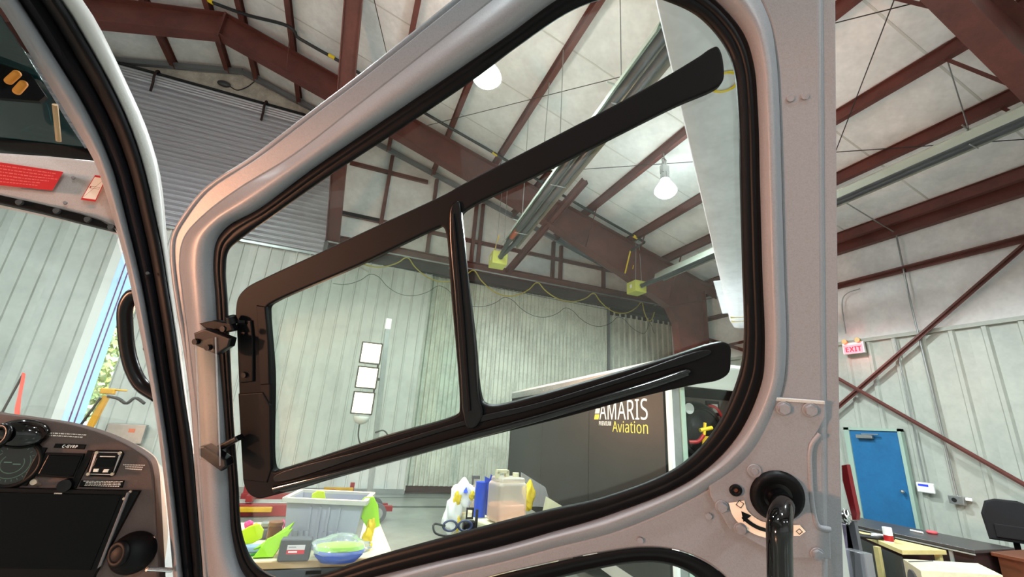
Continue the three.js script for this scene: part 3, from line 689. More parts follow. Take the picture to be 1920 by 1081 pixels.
  mk('badge', cyl(0.05, 0.05, 0.012, 20).rotateZ(Math.PI / 2).translate(-0.16, 0.19, -0.15), M.white, r);
  mk('fitting', [rod(V3(-0.19, 0.0, -0.07), V3(-0.19, 0.03, 0.06), 0.018, 10), rod(V3(-0.19, -0.04, -0.03), V3(-0.19, 0.07, -0.01), 0.014, 10)], M.yellow, r);
  mk('yellow_tag', rbox(0.012, 0.085, 0.1, 0.005, -0.18, -0.09, 0.0), M.yellowDeep, r);
  mk('red_hose', tube([V3(-0.08, 0.24, 0.12), V3(-0.1, 0.22, 0.2), V3(-0.08, 0.08, 0.29), V3(-0.06, -0.15, 0.31), V3(0, -0.3, 0.31)], 0.014, 30, 8), M.red, r);
  mk('red_tube', tube([V3(-0.185, -0.04, -0.03), V3(-0.19, -0.1, -0.1), V3(-0.17, -0.11, -0.18)], 0.018, 16, 8), M.red, r);
}

// ---------------------------------------------------------------- utility cart and what stands on it
const cartTop = 0.86;
{
  const c = onAxis(945, 975, 'y', cartTop);
  const t = thing('utility_cart', 'white plastic utility cart in front of the dark trailer', 'cart', V3(c.x, 0, c.z - 0.1), 0.35);
  mk('top_tray', rbox(0.62, 0.05, 0.95, 0.02, 0.05, cartTop - 0.025, 0), M.creamBox, t);
  mk('lower_tray', rbox(0.62, 0.05, 0.95, 0.02, 0.05, 0.3, 0), M.creamBox, t);
  for (const [x, z] of [[-0.2, 0.42], [0.3, 0.42], [-0.2, -0.42], [0.3, -0.42]]) mk('leg', box(0.05, cartTop - 0.1, 0.05, x, cartTop / 2, z), M.creamBox, t);
  for (const [x, z] of [[-0.2, 0.42], [0.3, 0.42], [-0.2, -0.42], [0.3, -0.42]]) mk('caster', cyl(0.05, 0.05, 0.03, 14).rotateZ(Math.PI / 2).translate(x, 0.05, z), M.rubber, t);
}
const onCart = (px, py) => onAxis(px, py, 'y', cartTop);
{
  const c = onCart(948, 978), t = thing('jug', 'translucent white jug half full of pink fluid on the utility cart', 'jug', c, 0.2);
  mk('body', rbox(0.3, 0.34, 0.24, 0.04, 0, 0.17, 0), M.jugPlastic, t);
  mk('fluid', rbox(0.286, 0.15, 0.226, 0.03, 0, 0.082, 0), M.pinkLiquid, t);
  mk('shoulder', rbox(0.26, 0.05, 0.2, 0.02, 0, 0.35, 0), M.jugPlastic, t);
  mk('handle', [box(0.03, 0.07, 0.04, -0.02, 0.39, 0), box(0.12, 0.03, 0.04, -0.07, 0.42, 0), box(0.03, 0.06, 0.04, -0.12, 0.39, 0)], M.creamBox, t);
  mk('cap', cyl(0.03, 0.03, 0.04, 16, 0.08, 0.39, 0), M.creamBox, t);
}
{
  const c = onCart(898, 968), t = thing('towel_roll', 'glossy blue paper roll standing upright beside the jug', 'roll', c);
  mk('roll', [cyl(0.055, 0.055, 0.3, 24, 0, 0.15, 0), cyl(0.02, 0.02, 0.302, 12, 0, 0.15, 0)], M.blue, t);
  mk('loose_sheet', slab([V3(0, 0, 0), V3(0.07, -0.02, 0), V3(0.09, 0.3, 0), V3(0.03, 0.35, 0), V3(0.02, 0.31, 0), V3(-0.03, 0.33, 0)], 0.006).translate(0.05, 0.02, 0.02), M.blue, t);
  const d = onCart(889, 955), b = thing('spray_bottle', 'small clear spray bottle with grey trigger behind the blue roll', 'bottle', d);
  mk('bottle', new THREE.LatheGeometry([[0, 0], [0.04, 0], [0.045, 0.02], [0.045, 0.16], [0.03, 0.22], [0.015, 0.24], [0.015, 0.28]].map(([x, y]) => new THREE.Vector2(x, y)), 18), M.jugPlastic, b);
  mk('trigger', [box(0.08, 0.03, 0.03, -0.01, 0.3, 0), box(0.015, 0.06, 0.02, -0.04, 0.26, 0)], M.charcoal, b);
}
function crumple(w, h, d, s, n = 24) {
  const g = new THREE.SphereGeometry(1, n, 16), p = g.attributes.position;
  for (let i = 0; i < p.count; i++) {
    const x = p.getX(i), y = p.getY(i), z = p.getZ(i);
    const k = 1 + 0.2 * Math.sin(5 * x + s) * Math.cos(4 * y + s * 1.7) + 0.12 * Math.sin(9 * z + 7 * y + s * 2.3);
    p.setXYZ(i, x * k * w / 2, (y * k + 1) * h / 2, z * k * d / 2);
  }
  g.computeVertexNormals();
  return g;
}
{
  const c = onCart(872, 962), t = thing('rag_bag', 'crumpled white bag with yellow print slumped over the cart edge', 'bag', c.clone().add(V3(-0.04, 0.02, 0)));
  mk('bag', crumple(0.22, 0.26, 0.2, 1.2), M.white, t);
  mk('slumped_part', crumple(0.16, 0.3, 0.16, 2.9).translate(-0.1, -0.17, 0.06), M.white, t);
  mk('print', [crumple(0.07, 0.13, 0.06, 0.4).translate(-0.07, 0.05, 0.08), crumple(0.05, 0.12, 0.05, 1.4).translate(-0.06, -0.14, 0.12), crumple(0.06, 0.08, 0.05, 2.4).translate(0.07, 0.11, 0.08)], M.yellow, t);
  mk('blue_mark', new THREE.ConeGeometry(0.03, 0.05, 3).translate(0.0, 0.2, 0.1), M.blue, t);
}
{
  const c = onCart(866, 1000), t = thing('goggles', 'pair of dark blue safety glasses with looped strap on the cart edge', 'glasses', onAxis(858, 985, 'z', c.z - 0.02));
  for (const s of [-1, 1]) mk('rim', new THREE.TorusGeometry(0.045, 0.009, 8, 22).scale(1.2, 0.8, 1).translate(s * 0.06, 0, 0), mat('#1d2c55', 0.4), t);
  mk('strap', tube([V3(-0.1, 0.0, 0), V3(-0.2, 0.02, 0.04), V3(-0.19, -0.03, 0.06), V3(-0.05, -0.06, 0.04), V3(0.08, -0.03, 0)], 0.008, 30, 6), M.blackPipe, t);
  const d = onAxis(880, 972, 'z', c.z - 0.1), u = thing('binder_clip', 'black spring clamp hanging on the cart beside the safety glasses', 'clamp', d);
  mk('jaws', [rbox(0.1, 0.1, 0.06, 0.015, 0, -0.06, 0)], M.plastic, u);
  mk('loop', new THREE.TorusGeometry(0.045, 0.012, 8, 4).rotateZ(Math.PI / 4).scale(0.8, 1.1, 1).translate(0, 0.04, 0), M.plastic, u);
  mk('arm', box(0.02, 0.14, 0.02, 0.06, 0.0, 0), M.plastic, u);
}
{
  const c = onCart(985, 955), t = thing('yellow_bag', 'yellow plastic bag propped behind the jug on the cart', 'bag', c.clone().add(V3(0.02, 0, 0)));
  mk('bag', crumple(0.14, 0.26, 0.12, 3.3), M.yellow, t);
  const b = thing('red_flask', 'small dark red bottle between the jug and the yellow bag', 'bottle', onCart(977, 962));
  mk('flask', new THREE.LatheGeometry([[0, 0], [0.03, 0], [0.032, 0.1], [0.02, 0.13], [0.012, 0.15]].map(([x, y]) => new THREE.Vector2(x, y)), 16), mat('#5a0f1c', 0.2), b);
  mk('cap', cyl(0.014, 0.014, 0.03, 12, 0, 0.16, 0), M.blackPipe, b);
  const e = thing('clear_case', 'clear plastic document case leaning behind the jug', 'case', onCart(1000, 948), -0.2);
  mk('case', slab([V3(-0.14, 0, 0), V3(0.2, 0, 0), V3(0.12, 0.2, 0), V3(-0.16, 0.34, 0)], 0.03, 0.004), M.film, e);
  const k = thing('white_card', 'white card leaning against the cart end near the dark trailer', 'card', onCart(1035, 958), -0.3);
  mk('card', slab([V3(-0.1, 0, 0), V3(0.22, 0, 0), V3(-0.07, 0.14, 0)], 0.01), M.creamBox, k);
}

// ---------------------------------------------------------------- work bench with tote (seen through the lower corner of the window)
const benchTop = 0.9;
const onBench = (px, py) => onAxis(px, py, 'y', benchTop);
{
  const a = onBench(470, 1052), b = onBench(690, 1042);
  const t = thing('work_bench', 'work bench with tan edged top and dark grey front under the grey tote', 'bench', V3((a.x + b.x) / 2 - 0.25, 0, a.z - 0.05));
  const front = 0.05;
  mk('top', rbox(1.4, 0.03, 0.95, 0.006, 0, benchTop - 0.015, -0.42), M.creamBox, t);
  mk('front_edge', rbox(1.4, 0.035, 0.02, 0.004, 0, benchTop - 0.018, front + 0.012), M.tan, t);
  mk('front_panel', rbox(1.38, 0.5, 0.03, 0.006, 0, benchTop - 0.29, front), M.charcoal, t);
  mk('side_panel', [span(-0.69, -0.66, 0, benchTop - 0.03, -0.88, front), span(0.66, 0.69, 0, benchTop - 0.03, -0.88, front)], M.charcoal, t);
  mk('name_plate', box(0.08, 0.016, 0.004, 0.27, benchTop - 0.06, front + 0.017), M.plastic, t);
}
{
  const c = onBench(612, 1036), t = thing('storage_tote', 'large open grey plastic storage tote on the work bench', 'tote', c.clone().add(V3(-0.02, 0, -0.2)), -0.22);
  const w = 0.39, h = 0.27, d = 0.28, lean = 0.03;
  const P = (x, y, z) => V3(x * (w / 2 + lean * y / h), y, z * (d / 2 + lean * 0.6 * y / h));
  const wall = (a, b) => loft([[P(...a, 0), P(...b, 0)].map((p, i) => P(i ? b[0] : a[0], 0.001, i ? b[1] : a[1])), [P(a[0], h, a[1]), P(b[0], h, b[1])]], false);
  const corners = [[-1, 1], [1, 1], [1, -1], [-1, -1]];
  const ring = (y, k) => corners.map(([x, z]) => { const p = P(x, y, z); p.x *= k; p.z *= k; return p; });
  mk('body', toCreasedNormals(loft([ring(0.0, 0.02), ring(0, 1), ring(h, 1), ring(h, 0.97), ring(0.01, 0.97), ring(0.01, 0.02)]).toNonIndexed(), 0.5), M.tote, t);
  mk('rim', [box(w + 0.1, 0.025, 0.03, 0, h, d / 2 + lean * 0.6 + 0.01), box(w + 0.1, 0.025, 0.03, 0, h, -d / 2 - lean * 0.6 - 0.01), box(0.03, 0.025, d + 0.06, w / 2 + lean + 0.01, h, 0), box(0.03, 0.025, d + 0.06, -w / 2 - lean - 0.01, h, 0)], mat('#c6c2bb', 0.5), t);
  for (const x of [-0.36, -0.1, 0.14, 0.42]) {
    const p0 = P(x, 0.01, 1), p1 = P(x, h - 0.03, 1);
    mk('rib', beam(p0.add(V3(0, 0, 0.003)), p1.add(V3(0, 0, 0.003)), 0.012, 0.012, V3(0, 0, 1)), M.tote, t);
  }
  for (let k = 0; k < 8; k++) { const x = -0.85 + (k < 4 ? k * 0.16 : 0.98 + (k - 4) * 0.16); const p0 = P(x, 0.02, 1), p1 = P(x, h * 0.38, 1); mk('rib', beam(p0.add(V3(0, 0, 0.003)), p1.add(V3(0, 0, 0.003)), 0.022, 0.01, V3(0, 0, 1)), M.tote, t); }
}
function paddle(px, py, depthPoint, s, m, label, tiltZ, tiltX = 0, name = 'scraper_paddle') {
  const t = thing(name, label, 'paddle', onAxis(px, py, 'z', depthPoint));
  const pts = [V3(-0.035, -0.1, 0), V3(0.035, -0.1, 0), V3(0.06, 0.02, 0), V3(0.05, 0.08, 0), V3(0, 0.1, 0), V3(-0.05, 0.08, 0), V3(-0.06, 0.02, 0)].map((p) => p.multiplyScalar(s));
  mk('blade', slab(pts, 0.012, 0.004).rotateX(tiltX).rotateZ(tiltZ), m, t);
  return t;
}
{
  const zf = onBench(612, 1036).z;
  paddle(597, 941, zf - 0.32, 0.75, M.limeYellow, 'yellow-green foam paddle standing inside the grey tote', 0.2);
  paddle(693, 960, zf - 0.1, 1.0, M.lime, 'lime green foam paddle hooked over the corner of the grey tote', 0.45);
  paddle(466, 1003, zf - 0.12, 0.8, M.limeYellow, 'yellow-green foam paddle beside the amber jar', -1.2);
  const c = onBench(527, 1035), t = thing('green_cloth', 'folded lime green cloth lying against the tote', 'cloth', c.clone().add(V3(-0.06, 0.0, 0.09)));
  mk('fold', [slab([V3(-0.07, 0.0, 0), V3(0.03, -0.0, 0), V3(0.1, 0.14, 0), V3(-0.02, 0.09, 0)], 0.02, 0.004).rotateX(-0.3), slab([V3(-0.08, 0.03, 0), V3(0.05, 0.07, 0), V3(0.1, 0.17, 0)], 0.02, 0.004).rotateX(-0.5).translate(0, 0, -0.03)], M.lime, t);
  const j = thing('amber_jar', 'small amber glass jar on the bench behind the green cloth', 'jar', onBench(510, 1020));
  mk('glass', new THREE.LatheGeometry([[0, 0], [0.038, 0], [0.042, 0.01], [0.042, 0.085], [0.036, 0.1], [0.036, 0.11]].map(([x, y]) => new THREE.Vector2(x, y)), 22), M.amber, j);
  mk('lid', cyl(0.042, 0.042, 0.02, 22, 0, 0.115, 0), mat('#8a5a3a', 0.4, { metalness: 0.5 }), j);
  const bx = thing('filter_box', 'small dark grey carton with a red and white label before the tote', 'box', onBench(558, 1047).add(V3(-0.02, 0, 0.02)), -0.05);
  mk('carton', rbox(0.16, 0.11, 0.07, 0.01, 0, 0.055, 0), M.charcoal, bx);
  const tex = printTexture(256, 128, (k, w, h) => { k.fillStyle = '#d9d2d4'; k.fillRect(0, 0, w, h); k.fillStyle = '#d83a48'; k.fillRect(0, h * 0.55, w, h * 0.45); k.fillStyle = '#f2e8ea'; k.fillRect(24, h * 0.66, w * 0.5, 22); k.fillStyle = '#777'; k.fillRect(20, 26, w * 0.42, 10); });
  mk('label', new THREE.PlaneGeometry(0.09, 0.045).translate(0.005, 0.06, 0.0356), new THREE.MeshStandardMaterial({ map: tex, roughness: 0.6 }), bx, true);
  const w = thing('bowl_pack', 'blue bowl with green lid wrapped in clear film before the tote', 'bowl', onBench(630, 1047).add(V3(0.01, 0.001, 0.05)));
  mk('bowl', new THREE.LatheGeometry([[0, 0], [0.09, 0], [0.12, 0.03], [0.13, 0.06], [0.12, 0.06], [0.0, 0.05]].map(([x, y]) => new THREE.Vector2(x, y)), 30).scale(1.05, 1, 0.6), M.blueBowl, w);
  mk('lid', cyl(0.12, 0.125, 0.02, 30, 0, 0.072, 0).scale(1.05, 1, 0.6), M.lime, w);
  mk('film', crumple(0.3, 0.11, 0.2, 4.1).translate(0, 0.022, 0), M.film, w);
  const y = thing('yellow_ribbon', 'crumpled yellow tape on the bench beside the blue bowl', 'tape', onBench(686, 1030));
  mk('tape', [crumple(0.06, 0.09, 0.05, 2.2).translate(0, 0.03, 0), crumple(0.05, 0.09, 0.04, 5.2).translate(0.01, 0.08, -0.01), crumple(0.04, 0.05, 0.04, 1.1).translate(0.01, 0, 0.02)], M.yellow, y);
  const k = thing('tool_tray', 'grey tool holder with pink and yellow plugs behind the amber jar', 'tray', onBench(488, 1016).add(V3(0, 0, -0.1)));
  mk('body', rbox(0.15, 0.06, 0.08, 0.012, 0, 0.03, 0), M.charcoal, k);
  mk('clip', rbox(0.05, 0.03, 0.05, 0.01, 0, 0.08, 0), M.galv, k);
  for (const s of [-1, 1]) { mk('pink_plug', crumple(0.05, 0.05, 0.04, s).translate(s * 0.08 + 0.015 * s, 0.05, 0), mat('#e0508a', 0.6), k); mk('yellow_plug', crumple(0.04, 0.04, 0.04, s + 2).translate(s * 0.055, 0.045, 0.01), M.yellow, k); }
  const s = thing('sponge', 'pale blue sponge lying on the bench corner', 'sponge', onBench(474, 1034));
  mk('pad', rbox(0.11, 0.035, 0.07, 0.015, 0, 0.018, 0), mat('#93a9c4', 0.85), s);
  const st = thing('green_straw', 'thin green plastic stick lying on the bench', 'stick', onBench(487, 1040));
  mk('stick', rod(V3(-0.06, 0.006, 0.03), V3(0.05, 0.006, -0.05), 0.006, 6), mat('#3f9a3a', 0.5), st);
}

// ---------------------------------------------------------------- office corner by the right wall
const deskY = 0.75;
let counterX = 0;
{
  const fa = onAxis(1600, 968, 'y', deskY), fb = onAxis(1862, 1018, 'y', deskY), na = onAxis(1600, 983, 'y', deskY), nb = onAxis(1840, 1030, 'y', deskY);
  const x0 = (na.x + nb.x) / 2 - 0.05, x1 = (fa.x + fb.x) / 2 + 0.02, z1 = Math.max(fb.z, nb.z), z0 = -6.3;
  counterX = x0;
  const t = thing('black_counter', 'long black topped counter in front of the blue door', 'counter', V3((x0 + x1) / 2, 0, (z0 + z1) / 2));
  const w = x1 - x0, d = z1 - z0;
  mk('top', rbox(w, 0.035, d, 0.008, 0, deskY - 0.018, 0), M.counter, t);
  mk('edge_strip', [box(0.01, 0.012, d, -w / 2 - 0.004, deskY - 0.045, 0)], M.alu, t);
  mk('cabinet', [span(-w / 2 + 0.03, w / 2 - 0.03, 0, deskY - 0.036, -d / 2 + 0.02, d / 2 - 0.03)], M.steelDark, t);
  mk('divider', box(0.02, deskY - 0.05, 0.03, -w / 2 + 0.02, deskY / 2 - 0.02, d / 2 - 0.22), M.alu, t);
  // small things lying on the counter
  const pen = thing('marker', 'pale marker pen lying on the black counter', 'pen', onAxis(1720, 998, 'y', deskY));
  mk('barrel', rod(V3(0, 0.012, -0.07), V3(0, 0.012, 0.06), 0.011, 10), M.white, pen);
  const tp = thing('tape_roll', 'small red and white tape on the black counter', 'tape', onAxis(1748, 1000, 'y', deskY));
  mk('ring', new THREE.TorusGeometry(0.04, 0.016, 8, 20).rotateX(Math.PI / 2).translate(0, 0.017, 0), mat('#c9525a', 0.5), tp);
}
{
  const y = 0.7, a = onAxis(1606, 992, 'y', y), b = onAxis(1691, 1031, 'y', y), c = onAxis(1779, 1031, 'y', y);
  const t = thing('cream_desk', 'cream topped desk with clipped corner below the black counter', 'desk', V3(b.x, 0, b.z));
  const P = (v) => V3(v.x - b.x, -(v.z - b.z), 0);
  for (const v of [a, b, c]) v.x = Math.min(v.x, counterX - 0.1);
  const far = V3(c.x, y, a.z - 1.2), left = V3(a.x, y, a.z - 1.2);
  const pts = [P(left), P(a), P(b), P(c), P(far)];
  mk('top', slab(pts.reverse(), 0.04).rotateX(-Math.PI / 2).translate(0, y - 0.04, 0), M.cream, t);
  mk('modesty_panel', beam(V3(0.06, y - 0.3, -0.05), V3(a.x - b.x + 0.06, y - 0.3, a.z - b.z - 0.05), 0.02, 0.45, V3(0, 1, 0)), M.galvDark, t);
  for (const v of [c, a]) mk('leg', box(0.05, y - 0.04, 0.05, v.x - b.x - 0.04, (y - 0.04) / 2, v.z - b.z - 0.06), M.cream, t);
  mk('leg', box(0.05, y - 0.04, 0.05, 0.1, (y - 0.04) / 2, -0.3), M.cream, t);
  const can = thing('drink_can', 'white and red drinks can on the cream desk', 'can', onAxis(1674, 1014, 'y', y).add(V3(-0.1, 0, 0.02)));
  mk('can', cyl(0.045, 0.045, 0.15, 20, 0, 0.075, 0), M.white, can);
  mk('red_band', cyl(0.0456, 0.0456, 0.06, 20, 0, 0.04, 0), M.red, can);
  const w = thing('cable_bundle', 'tangled black cables lying across the cream desk', 'cables', onAxis(1690, 1016, 'y', y).add(V3(-0.3, 0, -0.12)));
  mk('cable', tube([V3(-0.4, 0.015, -0.5), V3(-0.2, 0.02, -0.25), V3(-0.1, 0.02, -0.15), V3(0.1, 0.02, 0.0), V3(0.25, 0.03, 0.02), V3(0.3, 0.02, 0.05)], 0.018, 60, 6), M.darkCable, w);
  mk('cable', tube([V3(-0.3, 0.015, -0.3), V3(-0.1, 0.03, -0.25), V3(0.1, 0.02, -0.1), V3(0.3, 0.02, -0.1), V3(0.38, 0.02, 0.02)], 0.014, 60, 6), M.darkCable, w);
  mk('white_plug', rod(V3(0.1, 0.04, -0.06), V3(0.3, 0.03, 0.0), 0.02, 8), M.white, w);
}
{
  const y = 0.66, a = onAxis(1693, 1047, 'y', y), b = onAxis(1726, 1069, 'y', y), c = onAxis(1880, 1078, 'y', y), e = onAxis(1868, 1069, 'y', y);
  const t = thing('appliance_box', 'cream carton with a round grille standing below the cream desk', 'box', V3(b.x, 0, b.z));
  const P = (v) => V3(v.x - b.x, -(v.z - b.z), 0);
  const far = a.clone().add(c).sub(b);
  mk('body', slab([P(a), P(b), P(c), P(far)], y).rotateX(-Math.PI / 2), M.creamBox, t);
  const dirn = a.clone().sub(b).setY(0), len = dirn.length(); dirn.normalize();
  const m = dirn.clone().multiplyScalar(len * 0.5), out = V3(dirn.z, 0, -dirn.x); if (out.x > 0) out.negate();
  const g = cyl(len * 0.32, len * 0.32, 0.03, 24).applyQuaternion(new THREE.Quaternion().setFromUnitVectors(V3(0, 1, 0), out)).translate(m.x, y - len * 0.42, m.z);
  mk('grille', g, M.charcoal, t);
  mk('lid_slot', rod(V3(0.25, y + 0.003, -0.22), V3(0.6, y + 0.003, -0.2), 0.006, 6), M.charcoal, t);
}
{
  const c = onAxis(1908, 1025, 'x', 8.4), t = thing('office_chair', 'black padded office chair behind the brown desk', 'chair', V3(8.4, 0, c.z), -1.1);
  mk('backrest', slab([V3(-0.24, 0, 0), V3(0.24, 0, 0), V3(0.26, 0.3, 0), V3(0.2, 0.46, 0), V3(0.1, 0.5, 0), V3(-0.1, 0.5, 0), V3(-0.2, 0.46, 0), V3(-0.26, 0.3, 0)], 0.05, 0.025, [], 4).translate(0, 0.68, 0), M.blackFabric, t);
  mk('lumbar_pad', rbox(0.34, 0.16, 0.03, 0.014, 0, 0.8, 0.085), M.blackFabric, t);
  mk('seat', rbox(0.5, 0.1, 0.5, 0.04, 0, 0.48, 0.28), M.blackFabric, t);
  mk('column', cyl(0.03, 0.03, 0.4, 14, 0, 0.25, 0.25), M.plastic, t);
  mk('stem', box(0.06, 0.35, 0.02, 0, 0.6, -0.01), M.plastic, t);
  for (let k = 0; k < 5; k++) { const a = k * Math.PI * 0.4; mk('foot', [beam(V3(0, 0.08, 0.25), V3(0.28 * Math.cos(a), 0.06, 0.25 + 0.28 * Math.sin(a)), 0.04, 0.03), cyl(0.03, 0.03, 0.03, 12).rotateX(1.57).translate(0.28 * Math.cos(a), 0.03, 0.25 + 0.28 * Math.sin(a))], M.plastic, t); }
  const y = 0.73, a = onAxis(1862, 1034, 'y', y), t2 = thing('wooden_desk', 'brown wooden desk in front of the black office chair', 'desk', V3(a.x, 0, a.z));
  mk('top', rbox(0.95, 0.04, 0.8, 0.008, 0.46, y - 0.02, 0.38), M.wood, t2);
  mk('side_panel', [span(0.02, 0.05, 0, y - 0.04, 0.02, 0.76)], M.wood, t2);
  mk('back_panel', span(0.05, 0.88, 0.2, y - 0.04, 0.03, 0.05), M.steelDark, t2);
  mk('side_panel', span(0.88, 0.91, 0, y - 0.04, 0.02, 0.76), M.wood, t2);
}

{
  const X = 5.0, q = (px, py, dx = 0) => onAxis(px, py, 'x', X + dx);
  const c = q(1600, 1000), t = thing('covered_stand', 'narrow stand with dark red cover, foil scrap and lilac film beside the door post', 'stand', V3(X, 0, c.z));
  const l = (px, py, dx = 0) => { const v = q(px, py, dx); return V3(v.x - X, v.y, v.z - c.z); };
  const sheet = (name, pts, th, m) => { const p = pts.map(([x, y]) => l(x, y)); const g = slab(p.map((v) => V3(-v.z, v.y, 0)), th, 0.004).rotateY(Math.PI / 2); mk(name, g, m, t); };
  sheet('red_cover', [[1578, 872], [1588, 870], [1597, 915], [1607, 962], [1606, 974], [1599, 974], [1580, 900]], 0.05, mat('#6e0f16', 0.5));
  const f = l(1596, 968); mk('foil', crumple(0.08, 0.12, 0.08, 1.9).translate(f.x - 0.07, f.y - 0.06, f.z), M.chrome, t);
  sheet('post', [[1585, 974], [1602, 976], [1612, 1030], [1626, 1140], [1600, 1140]], 0.04, M.charcoal);
  sheet('lilac_film', [[1574, 980], [1592, 985], [1604, 1040], [1606, 1120], [1578, 1120]], 0.02, mat('#a79cb8', 0.5));
  const b = l(1618, 1060); mk('clear_box', rbox(0.12, 0.5, 0.2, 0.01, b.x - 0.05, b.y - 0.12, b.z), M.film, t);
  mk('base', rbox(0.3, 0.04, 0.4, 0.01, 0.05, 0.02, 0), M.charcoal, t);
  mk('pole', rod(V3(0.03, 0.02, 0), l(1610, 1100, 0.03), 0.03, 10), M.charcoal, t);
}

// ---------------------------------------------------------------- things seen through the windscreen
{
  const a = onAxis(168, 800, 'z', -6), b = onAxis(200, 742, 'z', -6);
  const d = b.clone().sub(a), foot = V3(a.x - 0.2, 0, -6);
  const t = thing('tow_jack', 'yellow tow jack handle with black chain hooks standing before the door gap', 'jack', foot);
  const l = (v) => v.clone().sub(foot);
  mk('handle', beam(V3(0, 0.1, 0), l(b), 0.05, 0.05, V3(0, 0, 1)), M.yellowDeep, t);
  mk('head', [rbox(0.12, 0.06, 0.07, 0.012, l(b).x, l(b).y + 0.05, 0), rod(l(b).add(V3(0.02, 0.07, 0)), l(b).add(V3(0.16, 0.07, 0)), 0.01, 8)], M.yellowDeep, t);
  mk('chain', tube([l(b).add(V3(0.02, 0, 0.03)), l(b).add(V3(0.12, -0.02, 0.03)), l(b).add(V3(0.2, -0.06, 0.03)), l(b).add(V3(0.26, 0.0, 0.03)), l(b).add(V3(0.36, -0.05, 0.03))], 0.017, 24, 6), M.blackPipe, t);
  mk('lever', rod(l(b).add(V3(-0.03, -0.02, 0.04)), l(b).add(V3(-0.13, -0.35, 0.04)), 0.012, 8), M.blackPipe, t);
  mk('base', rbox(0.5, 0.1, 0.4, 0.02, 0, 0.05, 0), M.yellowDeep, t);
  const p = onAxis(28, 775, 'z', -5.5), q = onAxis(44, 700, 'z', -5.5);
  const f = thing('warning_flag', 'narrow red warning streamer hanging from a thin dark pole', 'flag', V3(p.x - 0.25, 0, -5.5));
  const o = f.position;
  mk('pole', rod(V3(0, 0, 0), V3(q.x - o.x, q.y, 0), 0.01, 8), M.blackPipe, f);
  mk('streamer', slab([[42, 698], [48, 700], [46, 715], [40, 745], [38, 765], [36, 800], [26, 800], [28, 765], [34, 740]].map(([x, y]) => { const c = onAxis(x, y, 'z', -5.48); return V3(c.x - o.x, c.y, 0.02); }), 0.004).translate(0, 0, 0.02), mat('#f0594f', 0.6), f);
  const s = onAxis(236, 812, 'z', ZW + 0.22), w = thing('wall_cabinet', 'grey electrical box with a small red sticker on the white hangar door', 'electrical box', s);
  mk('case', rbox(0.62, 0.36, 0.12, 0.012), M.galv, w);
  mk('sticker', box(0.1, 0.07, 0.004, 0.1, 0.06, 0.062), mat('#d8775a', 0.6), w);
  mk('lower_box', rbox(0.4, 0.1, 0.1, 0.01, 0.02, -0.24, 0), M.galv, w);
}
// outside: ground, hedge and trees beyond the gap
const outside = mk('outside_ground', span(-60, 40, -0.3, -0.05, -80, ZW - 0.5), M.gravel, scene);
outside.name = 'ground'; outside.userData = { label: 'pale gravel yard outside the open hangar door gap', category: 'ground', kind: 'structure' };
function tree(x, z, h, w, label, hue) {
  const t = thing('tree', label, 'tree', V3(x, -0.05, z), 0, undefined);
  mk('trunk', [cyl(0.12, 0.2, h * 0.6, 10, 0, h * 0.3, 0)], M.bark, t);
  const leaf = new THREE.PlaneGeometry(0.22, 0.12);
  const n = 5200, im = new THREE.InstancedMesh(leaf, mat(hue, 0.8, { side: THREE.DoubleSide }), n), m = new THREE.Matrix4(), col = new THREE.Color();
  for (let i = 0; i < n; i++) {
    const a = rnd() * Math.PI * 2, u = rnd(), r = w * Math.sqrt(rnd()) * Math.sin(Math.PI * (0.15 + 0.8 * u));
    m.compose(V3(Math.cos(a) * r, h * (0.12 + 0.88 * u), Math.sin(a) * r), new THREE.Quaternion().setFromEuler(new THREE.Euler(rr(-1.5, 1.5), rr(0, 6.3), rr(-1, 1))), V3(1, 1, 1).multiplyScalar(rr(0.6, 1.4)));
    im.setMatrixAt(i, m); col.setHSL(rr(0.13, 0.2), 0.5, rr(0.35, 0.7)); im.setColorAt(i, col);
  }
  im.name = 'foliage'; im.userData.kind = 'stuff'; im.castShadow = im.receiveShadow = true; t.add(im);
  return t;
}
tree(-10.5, -25, 6.3, 2.6, 'sunlit yellow-green tree seen through the door gap', '#f2efdc');
tree(-13.4, -29, 5.2, 2.8, 'paler bushy tree standing behind the sunlit one outside', '#f2efdc');
tree(-9.6, -30, 4.6, 2.4, 'smaller olive tree in the yard outside, close to the door edge', '#f2efdc');

